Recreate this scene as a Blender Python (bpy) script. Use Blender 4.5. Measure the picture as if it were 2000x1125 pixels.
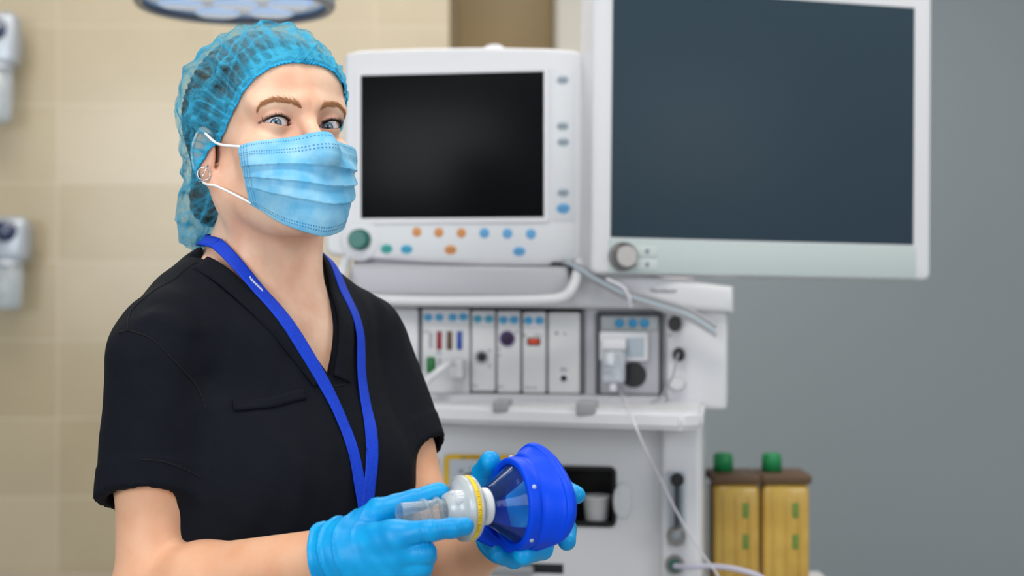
import bpy, bmesh, math, random
import numpy as np
from mathutils import Vector, Matrix
random.seed(7); rng = np.random.RandomState(3)
R = math.radians
for o in list(bpy.data.objects): bpy.data.objects.remove(o)
SC = bpy.context.scene
COL = SC.collection

# ---------------------------------------------------------------- camera, world, lights, exposure
FPX = 2778.0; CAMZ = 1.40
cam_d = bpy.data.cameras.new('camera'); cam = bpy.data.objects.new('camera', cam_d); COL.objects.link(cam)
cam.location = (0, 0, CAMZ); cam.rotation_euler = (R(90), 0, 0)
cam_d.sensor_width = 36; cam_d.lens = FPX / 2000 * 36
cam_d.dof.use_dof = True; cam_d.dof.focus_distance = 1.47; cam_d.dof.aperture_fstop = 3.6
cam_d.clip_start = .05
SC.camera = cam
SC.view_settings.view_transform = 'Standard'; SC.view_settings.look = 'None'
SC.view_settings.gamma = 1; SC.view_settings.use_curve_mapping = False
SC.view_settings.exposure = 0.0
wld = bpy.data.worlds.new('room_ambient'); SC.world = wld; wld.use_nodes = True
wld.node_tree.nodes['Background'].inputs[0].default_value = (.86, .93, 1, 1)
wld.node_tree.nodes['Background'].inputs[1].default_value = .36

def area(name, loc, target, sx, sy, power, col):
    l = bpy.data.lights.new(name, 'AREA'); l.shape = 'RECTANGLE'; l.size = sx; l.size_y = sy
    l.energy = power; l.color = col
    o = bpy.data.objects.new(name, l); COL.objects.link(o); o.location = loc
    o.rotation_euler = (Vector(target) - Vector(loc)).to_track_quat('-Z', 'Y').to_euler()
    return o
area('window_daylight', (-1.9, -1.6, 2.0), (0.0, 2.0, 1.3), 2.2, 1.6, 72, (.93, .97, 1))
area('window_daylight', (2.2, -1.3, 2.1), (0.2, 2.0, 1.2), 1.8, 1.5, 34, (.95, .98, 1))
area('ceiling_panel_light', (-.2, .9, 2.93), (-.2, .9, 0), 1.2, .6, 16, (1, .97, .92))
area('ceiling_panel_light', (-.6, 3.1, 2.93), (-.6, 3.1, 0), 2.4, .8, 30, (1, .95, .88))
area('ceiling_panel_light', (1.5, 2.4, 2.93), (1.5, 2.4, 0), 1.2, .6, 16, (1, .96, .9))

# ---------------------------------------------------------------- helpers
def P(px, py, d):
    return np.array([(px - 1000) / FPX * d, d, CAMZ - (py - 562.5) / FPX * d])
def lin(c):
    if isinstance(c, str): c = tuple(int(c[i:i+2], 16) / 255 for i in (0, 2, 4))
    return tuple((v / 12.92 if v <= .04045 else ((v + .055) / 1.055) ** 2.4) for v in c) + (1,)
class MB:
    def __init__(s): s.v = []; s.f = []; s.n = 0
    def add(s, v, f):
        v = np.asarray(v, float); s.v.append(v); s.f += [tuple(int(i) + s.n for i in q) for q in f]; s.n += len(v); return s
    def verts(s): return np.concatenate(s.v) if s.v else np.zeros((0, 3))
    def xf(s, M):
        M = np.array(M); s.v = [v @ M[:3, :3].T + M[:3, 3] for v in s.v]; return s
ROOTM = {}
def rootmat(o):
    while o.parent: o = o.parent
    return ROOTM.get(o.name, Matrix.Identity(4))
def obj(name, mb, mat, parent=None, smooth=True, local=False, uv=None, attr=None, auto=None):
    """links ONE mesh; vertices are world coordinates unless local"""
    me = bpy.data.meshes.new(name)
    v = mb.verts() if isinstance(mb, MB) else np.asarray(mb[0], float)
    f = mb.f if isinstance(mb, MB) else mb[1]
    if parent is not None and not local:
        Mi = np.array(rootmat(parent).inverted()); v = v @ Mi[:3, :3].T + Mi[:3, 3]
    me.from_pydata(v.tolist(), [], [tuple(int(i) for i in q) for q in f])
    me.update()
    if smooth:
        me.polygons.foreach_set('use_smooth', [True] * len(me.polygons))
        if auto: me.set_sharp_from_angle(angle=R(auto))
    if uv is not None:
        ul = me.uv_layers.new(name='uv'); idx = np.zeros(len(me.loops), int); me.loops.foreach_get('vertex_index', idx)
        ul.data.foreach_set('uv', np.asarray(uv, float)[idx].ravel())
    if attr:
        for k, a in attr.items():
            at = me.attributes.new(k, 'FLOAT', 'POINT'); at.data.foreach_set('value', np.asarray(a, float))
    me.materials.append(mat)
    o = bpy.data.objects.new(name, me); COL.objects.link(o)
    if parent is not None: o.parent = parent
    return o
def root(name, label, cat, M=None, loc=None, group=None):
    o = bpy.data.objects.new(name, None); COL.objects.link(o)
    o.empty_display_size = .05
    if M is None: M = Matrix.Translation(Vector(loc))
    o.matrix_world = M; ROOTM[o.name] = M.copy()
    o['label'] = label; o['category'] = cat
    if group: o['group'] = group
    return o
def tag(o, label, cat, group=None):
    o['label'] = label; o['category'] = cat
    if group: o['group'] = group
    return o
def struct(o): o['kind'] = 'structure'; return o

def rbox(x0, x1, y0, y1, z0, z1, b=0.0, seg=3):
    bm = bmesh.new(); bmesh.ops.create_cube(bm, size=1)
    for v in bm.verts: v.co = Vector(((x0+x1)/2 + v.co.x*(x1-x0), (y0+y1)/2 + v.co.y*(y1-y0), (z0+z1)/2 + v.co.z*(z1-z0)))
    if b > 0: bmesh.ops.bevel(bm, geom=bm.edges[:], offset=min(b, .49*min(x1-x0, y1-y0, z1-z0)), segments=seg, affect='EDGES', profile=.5)
    bm.verts.ensure_lookup_table(); v = np.array([v.co[:] for v in bm.verts]); f = [[q.index for q in p.verts] for p in bm.faces]; bm.free()
    return v, f
def prism(poly, y0, y1, b=0.0, seg=3):
    """polygon in x,z extruded from y0 (front) to y1, front edges bevelled"""
    bm = bmesh.new(); vs = [bm.verts.new((x, y1, z)) for x, z in poly]; f = bm.faces.new(vs)
    r = bmesh.ops.extrude_face_region(bm, geom=[f]); nv = [e for e in r['geom'] if isinstance(e, bmesh.types.BMVert)]
    for v in nv: v.co.y = y0
    bmesh.ops.recalc_face_normals(bm, faces=bm.faces[:])
    if b > 0:
        ed = [e for e in bm.edges if all(abs(v.co.y - y0) < 1e-9 for v in e.verts)]
        bmesh.ops.bevel(bm, geom=ed, offset=b, segments=seg, affect='EDGES', profile=.5)
    bm.verts.ensure_lookup_table(); v = np.array([v.co[:] for v in bm.verts]); f = [[q.index for q in p.verts] for p in bm.faces]; bm.free()
    return v, f
def rrect(x0, x1, z0, z1, r, n=6):
    pts = []
    for cx, cz, a0 in ((x1-r, z1-r, 0), (x0+r, z1-r, 90), (x0+r, z0+r, 180), (x1-r, z0+r, 270)):
        for i in range(n+1):
            a = R(a0 + 90*i/n); pts.append((cx + r*math.cos(a), cz + r*math.sin(a)))
    return pts
def frame_from(ax):
    ax = np.asarray(ax, float); ax = ax/np.linalg.norm(ax)
    up = np.array([0, 0, 1.]) if abs(ax[2]) < .9 else np.array([0, 1., 0])
    e1 = np.cross(up, ax); e1 /= np.linalg.norm(e1); e2 = np.cross(ax, e1)
    return ax, e1, e2
def lathe(prof, o, ax, n=48, cap=False, sq=1.0):
    """prof: (r, s) pairs along axis ax from point o"""
    a, e1, e2 = frame_from(ax); o = np.asarray(o, float); v = []; f = []
    for r, s in prof:
        for i in range(n):
            t = 2*math.pi*i/n; v.append(o + a*s + (e1*math.cos(t) + e2*math.sin(t)*sq)*r)
    m = len(prof)
    for j in range(m-1):
        for i in range(n):
            k = (i+1) % n; f.append((j*n+i, j*n+k, (j+1)*n+k, (j+1)*n+i))
    if cap:
        if prof[0][0] > 1e-6: f.append(tuple(range(n))[::-1])
        if prof[-1][0] > 1e-6: f.append(tuple((m-1)*n + i for i in range(n)))
    return v, f
def spline(pts, n):
    """catmull-rom through pts, n samples"""
    p = np.asarray(pts, float); q = np.vstack([2*p[0]-p[1], p, 2*p[-1]-p[-2]]); m = len(p)-1
    out = []
    for t in np.linspace(0, m, n):
        i = min(int(t), m-1); u = t-i; a, b, c, d = q[i:i+4]
        out.append(.5*((2*b) + (c-a)*u + (2*a-5*b+4*c-d)*u*u + (3*b-a-3*c+d)*u**3))
    return np.array(out)
def tube(path, r, n=10, closed=False, taper=None):
    p = np.asarray(path, float); m = len(p); v = []; f = []
    T = np.gradient(p, axis=0) if not closed else (np.roll(p, -1, 0) - np.roll(p, 1, 0))
    T /= np.linalg.norm(T, axis=1)[:, None] + 1e-12
    _, e1, _ = frame_from(T[0])
    for i in range(m):
        e1 = e1 - T[i]*np.dot(e1, T[i]); e1 /= np.linalg.norm(e1); e2 = np.cross(T[i], e1)
        rr = r if taper is None else r*taper[i]
        for k in range(n):
            a = 2*math.pi*k/n; v.append(p[i] + (e1*math.cos(a) + e2*math.sin(a))*rr)
    for i in range(m if closed else m-1):
        j = (i+1) % m
        for k in range(n): l = (k+1) % n; f.append((i*n+k, i*n+l, j*n+l, j*n+k))
    if not closed: f.append(tuple(range(n))[::-1]); f.append(tuple((m-1)*n+k for k in range(n)))
    return v, f
def grid_faces(nu, nv, wrap=False):
    f = []
    for j in range(nv-1):
        for i in range(nu if wrap else nu-1):
            k = (i+1) % nu; f.append((j*nu+i, j*nu+k, (j+1)*nu+k, (j+1)*nu+i))
    return f

# ---------------------------------------------------------------- signed distance modelling of soft, continuous surfaces
def nrm(p): return np.sqrt((p*p).sum(-1))
def ell(p, c, r):
    q = p - np.asarray(c); r = np.asarray(r, float); k0 = nrm(q/r); k1 = nrm(q/(r*r)) + 1e-9
    return k0*(k0-1)/k1
def cone(p, a, b, ra, rb):
    a = np.asarray(a, float); b = np.asarray(b, float); ba = b-a; pa = p-a
    t = np.clip((pa @ ba)/(ba @ ba), 0, 1); return nrm(pa - t[..., None]*ba) - (ra + (rb-ra)*t)
def smin(a, b, k):
    h = np.maximum(k - np.abs(a-b), 0)/k; return np.minimum(a, b) - h*h*k*.25
def smax(a, b, k): return -smin(-a, -b, k)
def chain(p, pts, rad, k=.004):
    d = cone(p, pts[0], pts[1], rad[0], rad[1])
    for i in range(1, len(pts)-1): d = smin(d, cone(p, pts[i], pts[i+1], rad[i], rad[i+1]), k)
    return d
def evalf(f, p, ch=400000):
    return np.concatenate([f(p[i:i+ch]) for i in range(0, len(p), ch)]) if len(p) else np.zeros(0)
def grad(f, p, e=4e-4):
    g = np.empty_like(p)
    for k in range(3):
        d = np.zeros(3); d[k] = e; g[:, k] = (evalf(f, p+d) - evalf(f, p-d))/(2*e)
    return g
def surface(f, xs, ys, zs, B=6, proj=2):
    """surface nets on a rectilinear grid; only blocks near the surface are evaluated finely"""
    xs, ys, zs = map(np.asarray, (xs, ys, zs)); nx, ny, nz = len(xs), len(ys), len(zs)
    F = np.ones((nx, ny, nz), np.float32)
    bi = [np.arange(0, n, B) for n in (nx, ny, nz)]
    def mid(a, b): 
        e = np.minimum(b+B, len(a)-1); return (a[b]+a[e])/2, (a[e]-a[b])/2
    (mx, hx), (my, hy), (mz, hz) = mid(xs, bi[0]), mid(ys, bi[1]), mid(zs, bi[2])
    G = np.stack(np.meshgrid(mx, my, mz, indexing='ij'), -1).reshape(-1, 3)
    H = np.sqrt(sum(h**2 for h in np.meshgrid(hx, hy, hz, indexing='ij'))).ravel()
    c = evalf(f, G); I = np.stack(np.meshgrid(*bi, indexing='ij'), -1).reshape(-1, 3)
    for (i, j, k), s in zip(I[c < 0], c[c < 0]): F[i:i+B, j:j+B, k:k+B] = -1
    act = I[np.abs(c) < H*1.5 + .006]
    o = np.stack(np.meshgrid(*[np.arange(B)]*3, indexing='ij'), -1).reshape(-1, 3)
    for s in range(0, len(act), 1500):
        q = (act[s:s+1500, None, :] + o[None]).reshape(-1, 3)
        q = q[(q[:, 0] < nx) & (q[:, 1] < ny) & (q[:, 2] < nz)]
        F[q[:, 0], q[:, 1], q[:, 2]] = f(np.stack([xs[q[:, 0]], ys[q[:, 1]], zs[q[:, 2]]], -1))
    for ax in range(3):
        sl = [slice(None)]*3; sl[ax] = 0; F[tuple(sl)] = np.maximum(F[tuple(sl)], 1e-4); sl[ax] = -1; F[tuple(sl)] = np.maximum(F[tuple(sl)], 1e-4)
    S = F < 0
    cnt = np.zeros((nx-1, ny-1, nz-1), np.int8)
    for dx in (0, 1):
        for dy in (0, 1):
            for dz in (0, 1): cnt += S[dx:nx-1+dx, dy:ny-1+dy, dz:nz-1+dz]
    C = np.argwhere((cnt > 0) & (cnt < 8)); ID = -np.ones(cnt.shape, np.int32); ID[tuple(C.T)] = np.arange(len(C))
    del cnt
    acc = np.zeros((len(C), 3)); w = np.zeros(len(C))
    for ax in range(3):
        o1, o2 = [a for a in range(3) if a != ax]
        for u in (0, 1):
            for v in (0, 1):
                A = C.copy(); A[:, o1] += u; A[:, o2] += v; Bc = A.copy(); Bc[:, ax] += 1
                fa = F[tuple(A.T)].astype(float); fb = F[tuple(Bc.T)].astype(float); m = (fa < 0) != (fb < 0)
                t = np.where(m, fa/(fa-fb+1e-20), 0)
                pa = np.stack([xs[A[:, 0]], ys[A[:, 1]], zs[A[:, 2]]], -1); pb = np.stack([xs[Bc[:, 0]], ys[Bc[:, 1]], zs[Bc[:, 2]]], -1)
                acc += np.where(m[:, None], pa + (pb-pa)*t[:, None], 0); w += m
    V = acc/w[:, None]
    Q = []
    for ax in range(3):
        o1, o2 = [(1, 2), (2, 0), (0, 1)][ax]
        sa = [slice(None)]*3; sb = [slice(None)]*3; sa[ax] = slice(0, -1); sb[ax] = slice(1, None)
        D = S[tuple(sa)] != S[tuple(sb)]; E = np.argwhere(D)
        E = E[(E[:, o1] > 0) & (E[:, o2] > 0) & (E[:, o1] < F.shape[o1]-1) & (E[:, o2] < F.shape[o2]-1)]
        q = []
        for u, v in ((1, 1), (0, 1), (0, 0), (1, 0)):
            c2 = E.copy(); c2[:, o1] -= u; c2[:, o2] -= v; q.append(ID[tuple(c2.T)])
        q = np.stack(q, -1); ins = S[tuple(E.T)]; q[~ins] = q[~ins][:, ::-1]; Q.append(q)
    Q = np.concatenate(Q)
    for _ in range(proj):
        g = grad(f, V); d = evalf(f, V); n2 = (g*g).sum(-1) + 1e-6
        st = -d[:, None]*g/n2[:, None]; L = nrm(st)[:, None] + 1e-12; V = V + st*np.minimum(1, .004/L)
    return V, Q
def axis_steps(lo, hi, coarse, fine=None, a=0, b=0):
    out = [lo]; 
    while out[-1] < hi: out.append(out[-1] + (fine if fine and a < out[-1] < b else coarse))
    return np.array(out)
def hit(f, px, py, d0=.9, off=0.0):
    o = np.array([0, 0, CAMZ]); r = P(px, py, 1.) - o; r /= np.linalg.norm(r); t = d0
    for _ in range(160):
        d = float(f((o + r*t)[None])[0]) - off
        if d < 2e-4: break
        t += max(d*.6, 1e-4)
        if t > 3: return None
    return o + r*t
def project(f, p, off=0.0, it=6):
    p = np.atleast_2d(np.asarray(p, float)).copy()
    for _ in range(it):
        g = grad(f, p); d = evalf(f, p) - off; p -= d[:, None]*g/((g*g).sum(-1)+1e-6)[:, None]
    return p
def hnoise(p, s, seed=0):
    """cheap smooth pseudo-noise built from sines, about -1..1"""
    r = np.random.RandomState(seed); o = np.zeros(p.shape[:-1])
    for _ in range(7):
        k = r.normal(size=3); k /= np.linalg.norm(k); k *= s*r.uniform(.6, 1.7); o = o + np.sin(p @ k + r.uniform(0, 6.28))
    return o/3.2

# ---------------------------------------------------------------- materials
def mat(name, col, rough=.5, spec=.5, metal=0, bump=None, sss=0, coat=0, trans=0, emis=None, var=None, alpha=1, sheen=0, ior=1.45):
    m = bpy.data.materials.new(name); m.use_nodes = True; nt = m.node_tree; b = nt.nodes['Principled BSDF']
    c = lin(col); b.inputs['Base Color'].default_value = c; b.inputs['Roughness'].default_value = rough
    b.inputs['Specular IOR Level'].default_value = spec; b.inputs['Metallic'].default_value = metal
    b.inputs['IOR'].default_value = ior
    if coat: b.inputs['Coat Weight'].default_value = coat; b.inputs['Coat Roughness'].default_value = .08
    if trans: b.inputs['Transmission Weight'].default_value = trans
    if alpha < 1: b.inputs['Alpha'].default_value = alpha
    if sheen: b.inputs['Sheen Weight'].default_value = sheen; b.inputs['Sheen Roughness'].default_value = .4
    if sss: b.inputs['Subsurface Weight'].default_value = sss; b.inputs['Subsurface Radius'].default_value = (.012, .005, .003); b.inputs['Subsurface Scale'].default_value = 1
    if emis: b.inputs['Emission Color'].default_value = lin(emis[0]); b.inputs['Emission Strength'].default_value = emis[1]
    tc = None
    if bump or var:
        tc = nt.nodes.new('ShaderNodeTexCoord')
    if bump:   # (scale, strength, distance)
        n = nt.nodes.new('ShaderNodeTexNoise'); n.inputs['Scale'].default_value = bump[0]; n.inputs['Detail'].default_value = 4
        nt.links.new(tc.outputs['Object'], n.inputs['Vector'])
        bp = nt.nodes.new('ShaderNodeBump'); bp.inputs['Strength'].default_value = bump[1]; bp.inputs['Distance'].default_value = bump[2]
        nt.links.new(n.outputs['Fac'], bp.inputs['Height']); nt.links.new(bp.outputs['Normal'], b.inputs['Normal'])
    if var:    # (scale, colour2)
        n = nt.nodes.new('ShaderNodeTexNoise'); n.inputs['Scale'].default_value = var[0]; n.inputs['Detail'].default_value = 3
        nt.links.new(tc.outputs['Object'], n.inputs['Vector'])
        mr = nt.nodes.new('ShaderNodeMapRange'); mr.inputs[1].default_value = .35; mr.inputs[2].default_value = .65
        nt.links.new(n.outputs['Fac'], mr.inputs[0])
        mx = nt.nodes.new('ShaderNodeMix'); mx.data_type = 'RGBA'; mx.inputs[6].default_value = c; mx.inputs[7].default_value = lin(var[1])
        nt.links.new(mr.outputs[0], mx.inputs[0]); nt.links.new(mx.outputs[2], b.inputs['Base Color'])
    return m
def N(m, t, **kw):
    n = m.node_tree.nodes.new('ShaderNode' + t)
    for k, v in kw.items(): setattr(n, k, v)
    return n
def Lk(m, a, b): m.node_tree.links.new(a, b)
def Mth(m, op, a, b=None, c=None):
    n = N(m, 'Math', operation=op)
    for i, x in enumerate((a, b, c)):
        if x is None: continue
        if isinstance(x, (int, float)): n.inputs[i].default_value = x
        else: Lk(m, x, n.inputs[i])
    return n.outputs[0]
# ================================================================ THE PERSON
YAW, PITCH, ROLL = R(35), R(10), R(0)
HC = P(533, 279, 1.575); HC[2] += 0.0
HR = np.array(Matrix.Rotation(YAW, 3, 'Z') @ Matrix.Rotation(-PITCH, 3, 'X') @ Matrix.Rotation(ROLL, 3, 'Y'))
def toH(p): return (p - HC) @ HR
def fromH(q): return np.asarray(q, float) @ HR.T + HC
EYE = np.array([.0305, -.0722, 0.0])
def lens(x, z, w, hu, hd):
    Ru = (w*w + hu*hu)/(2*hu); Rd = (w*w + hd*hd)/(2*hd)
    return np.maximum(np.sqrt(x*x + (z-(hu-Ru))**2) - Ru, np.sqrt(x*x + (z+(hd-Rd))**2) - Rd)
def head(q, ears=True):
    p = q.copy(); p[..., 0] = np.abs(p[..., 0])
    d = ell(p, (0, .010, .034), (.072, .092, .077))
    d = smin(d, ell(p, (0, -.028, -.042), (.056, .058, .070)), .03)
    d = smin(d, cone(p, (.048, .005, -.062), (.012, -.068, -.103), .017, .015), .03)
    d = smin(d, ell(p, (0, -.052, .050), (.057, .040, .042)), .03)
    d = smin(d, ell(p, (.043, -.055, -.030), (.022, .025, .020)), .02)
    d = smin(d, cone(p, (.012, -.084, .018), (.046, -.068, .020), .008, .009), .016)
    d = smin(d, ell(p, (0, -.088, .019), (.014, .008, .011)), .012)
    d = smin(d, ell(p, (.048, .008, -.040), (.016, .022, .030)), .015)
    d = smin(d, ell(p, (0, -.080, -.100), (.018, .016, .014)), .015)
    d = smax(d, -ell(p, (.0305, -.0955, .000), (.019, .0115, .0115)), .012)          # eye sockets
    d = smin(d, nrm(p - EYE) - .0136, .0055)
    d = smin(d, cone(p, (0, -.0815, .008), (0, -.110, -.034), .0075, .0085), .012)    # nose
    d = smin(d, nrm(p - np.array([0, -.110, -.039])) - .0095, .006)
    d = smin(d, ell(p, (.012, -.099, -.042), (.007, .010, .008)), .006)
    d = smin(d, ell(p, (0, -.090, -.066), (.023, .008, .0045)), .004)                 # lips
    d = smin(d, ell(p, (0, -.089, -.075), (.019, .008, .005)), .004)
    c, s = math.cos(.25), math.sin(.25)                                               # ears
    e = p - np.array([.0755, .014, -.012]); e = np.stack([e[..., 0]*.96 - e[..., 1]*.28, e[..., 1]*.96 + e[..., 0]*.28, e[..., 2]], -1)
    ear = ell(e, (0, 0, 0), (.0055, .017, .031)); ear = smin(ear, ell(e, (-.002, -.006, -.030), (.005, .008, .009)), .006)
    ear = smax(ear, -ell(e, (.0065, -.003, .004), (.0050, .008, .015)), .004)
    if ears: d = smin(d, ear, .006)
    x = p[..., 0] - EYE[0]; z = p[..., 2] - EYE[2] - x*.10 + .0006
    cut = np.maximum(lens(x, z, .0148, .0046, .0040), p[..., 1] + .0715)
    return smax(d, -cut, .0010)
# torso frame
TB = R(50); TO = P(521, 545, 1.60); TO[2] = 0
TR = np.array(Matrix.Rotation(TB, 3, 'Z'))
TZ = np.array([0, 0, -.013])
def toT(p): return (p - TO - TZ) @ TR
def fromT(q): return np.asarray(q, float) @ TR.T + TO + TZ
def torso_core(q, o=0.0):
    p = q.copy(); p[..., 0] = np.abs(p[..., 0])
    d = ell(p, (0, 0, 1.20), (.138, .098, .22))
    d = smin(d, ell(p, (0, .0, 1.305), (.145, .082, .105)), .05)
    d = smin(d, ell(p, (.065, -.065, 1.20), (.062, .060, .062)), .05)
    d = smin(d, ell(p, (0, .01, .92), (.160, .115, .17)), .08)
    d = smin(d, cone(p, (.020, .022, 1.445), (.130, .012, 1.350), .034, .036), .05)
    d = smin(d, cone(p, (0, -.055, 1.350), (.13, -.010, 1.365), .020, .026), .03)
    return d - o
# arm joints
RS = fromT((-.147, .0, 1.334)); RE = P(296, 1160, 1.455); RW = P(652, 1084, 1.335)
LS = fromT((.150, .0, 1.345)); LE = P(858, 1098, 1.61); LW = P(980, 1044, 1.500)
# right hand: back of the hand to the camera, index and thumb along the tube, the rest curled under
RH = dict(
 thumb=([P(672, 1052, 1.335), P(742, 999, 1.342), P(812, 978, 1.350), P(858, 962, 1.356)], [.0165, .0122, .0100, .0092]),
 index=([P(772, 1046, 1.300), P(838, 1037, 1.289), P(882, 1031, 1.296), P(907, 1028, 1.302)], [.0115, .0092, .0084, .0076]),
 middle=([P(775, 1082, 1.302), P(830, 1079, 1.296), P(832, 1086, 1.322), P(806, 1088, 1.334)], [.0115, .0095, .0088, .0080]),
 ring=([P(765, 1112, 1.307), P(823, 1106, 1.302), P(824, 1112, 1.326), P(796, 1113, 1.338)], [.0112, .0092, .0085, .0078]),
 little=([P(748, 1140, 1.315), P(808, 1131, 1.312), P(810, 1134, 1.330), P(786, 1136, 1.340)], [.0105, .0084, .0078, .0070]))
# left hand: palm behind the cushion, finger ends come round its right and lower edge
LH = dict(
 thumb=([P(962, 1010, 1.470), P(940, 960, 1.462), P(944, 925, 1.440), P(957, 901, 1.420)], [.0150, .0125, .0108, .0098]),
 index=([P(1010, 965, 1.500), P(1062, 948, 1.492), P(1100, 954, 1.462), P(1126, 966, 1.440)], [.0115, .0100, .0092, .0084]),
 middle=([P(1018, 1000, 1.505), P(1085, 1005, 1.490), P(1106, 1032, 1.452), P(1108, 1056, 1.425)], [.0115, .0100, .0092, .0084]),
 ring=([P(1012, 1035, 1.500), P(1066, 1050, 1.450), P(1058, 1072, 1.400), P(1022, 1083, 1.372)], [.0112, .0102, .0098, .0094]),
 little=([P(1000, 1060, 1.490), P(1022, 1086, 1.445), P(1005, 1092, 1.405), P(972, 1082, 1.392)], [.0105, .0090, .0084, .0078]))
def hand(p, H, W, o=0.0):
    d = None
    for k, (pts, r) in H.items():
        c = chain(p, pts, r, .003); d = c if d is None else smin(d, c, .0025)
    palm = None
    for k in ('index', 'middle', 'ring', 'little'):
        m = H[k][0][0]; a = W + (m-W)*.25
        c = cone(p, a, m, .0165, .0125); palm = c if palm is None else smin(palm, c, .014)
    palm = smin(palm, cone(p, W, H['thumb'][0][0], .020, .0165), .014)
    palm = smin(palm, cone(p, H['thumb'][0][0], H['index'][0][0], .011, .009), .012)
    return smin(d, palm, .006) - o
def armR(p, o=0.0):
    d = cone(p, RS, RS + (RE-RS)*.45, .046, .040); d = smin(d, cone(p, RS + (RE-RS)*.45, RE, .040, .036), .02)
    m = RE + (RW-RE)*.3
    d = smin(d, cone(p, RE, m, .036, .038), .02); d = smin(d, cone(p, m, RW, .038, .0255), .02)
    return d - o
def armL(p, o=0.0):
    d = cone(p, LS, LS + (LE-LS)*.5, .044, .036); d = smin(d, cone(p, LS + (LE-LS)*.5, LE, .036, .035), .02)
    m = LE + (LW-LE)*.35
    d = smin(d, cone(p, LE, m, .037, .036), .02); d = smin(d, cone(p, m, LW, .036, .0255), .02)
    return d - o
NK0 = fromH((0, .030, -.060)); NK1 = fromT((0, .012, 1.385))
HIP = fromT((0, 0, .90))
LEGS = [(fromT((s*.085, 0, .86)), fromT((s*.09, -.01, .47)), fromT((s*.095, .02, .07))) for s in (-1, 1)]
def body(p):
    hq = toH(p); d = head(hq)
    d = smin(d, cone(p, NK0, NK1, .050, .054), .022)
    s = hq.copy()
    t = toT(p)
    # sternomastoid cords and collar bones
    for sx in (-1, 1):
        d = smin(d, cone(p, fromH((sx*.055, .012, -.055)), fromT((sx*.022, -.048, 1.375)), .011, .008), .018)
    d = smin(d, torso_core(t), .03)
    for sx in (-1, 1):
        d = smin(d, cone(p, fromT((sx*.020, -.068, 1.362)), fromT((sx*.12, -.036, 1.392)), .007, .008), .012)
    d = smin(d, armR(p), .03); d = smin(d, armL(p), .03)
    d = smin(d, hand(p, RH, RW, -.0012), .012); d = smin(d, hand(p, LH, LW, -.0012), .012)
    for a, b, c in LEGS:
        d = smin(d, cone(p, a, b, .075, .050), .03); d = smin(d, cone(p, b, c, .050, .032), .02)
    return d
# ---- materials
def skin_material():
    m = mat('skin', 'E9BFA3', rough=.47, spec=.42, sss=.35)
    b = m.node_tree.nodes['Principled BSDF']; b.inputs['Subsurface Radius'].default_value = (.006, .0022, .0012)
    tc = N(m, 'TexCoord'); n = N(m, 'TexNoise'); n.inputs['Scale'].default_value = 28; n.inputs['Detail'].default_value = 5
    Lk(m, tc.outputs['Object'], n.inputs['Vector'])
    mx = N(m, 'Mix', data_type='RGBA'); mx.inputs[6].default_value = lin('EEC6AB'); mx.inputs[7].default_value = lin('E3AE92')
    mr = N(m, 'MapRange'); mr.inputs[1].default_value = .38; mr.inputs[2].default_value = .68; Lk(m, n.outputs['Fac'], mr.inputs[0]); Lk(m, mr.outputs[0], mx.inputs[0])
    a = N(m, 'Attribute', attribute_name='blush'); m2 = N(m, 'Mix', data_type='RGBA'); m2.inputs[7].default_value = lin('CE7F70')
    Lk(m, mx.outputs[2], m2.inputs[6]); Lk(m, a.outputs['Fac'], m2.inputs[0])
    # moles
    v = N(m, 'TexVoronoi'); v.inputs['Scale'].default_value = 21; Lk(m, tc.outputs['Object'], v.inputs['Vector'])
    lt = Mth(m, 'LESS_THAN', v.outputs['Distance'], .032)
    m3 = N(m, 'Mix', data_type='RGBA'); m3.inputs[7].default_value = lin('8C5238'); Lk(m, m2.outputs[2], m3.inputs[6]); Lk(m, Mth(m, 'MULTIPLY', lt, .75), m3.inputs[0])
    at = N(m, 'Attribute', attribute_name='tan'); mt = N(m, 'Mix', data_type='RGBA'); mt.inputs[7].default_value = lin('D89A70'); Lk(m, m3.outputs[2], mt.inputs[6]); Lk(m, at.outputs['Fac'], mt.inputs[0]); m3 = mt
    a2 = N(m, 'Attribute', attribute_name='liner'); m4 = N(m, 'Mix', data_type='RGBA'); m4.inputs[7].default_value = lin('4A2E2A')
    Lk(m, m3.outputs[2], m4.inputs[6]); Lk(m, a2.outputs['Fac'], m4.inputs[0]); Lk(m, m4.outputs[2], b.inputs['Base Color'])
    n2 = N(m, 'TexNoise'); n2.inputs['Scale'].default_value = 420; n2.inputs['Detail'].default_value = 3; Lk(m, tc.outputs['Object'], n2.inputs['Vector'])
    bp = N(m, 'Bump'); bp.inputs['Strength'].default_value = .18; bp.inputs['Distance'].default_value = .0006
    Lk(m, n2.outputs['Fac'], bp.inputs['Height']); Lk(m, bp.outputs['Normal'], b.inputs['Normal'])
    return m
M_SKIN = skin_material()
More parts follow.
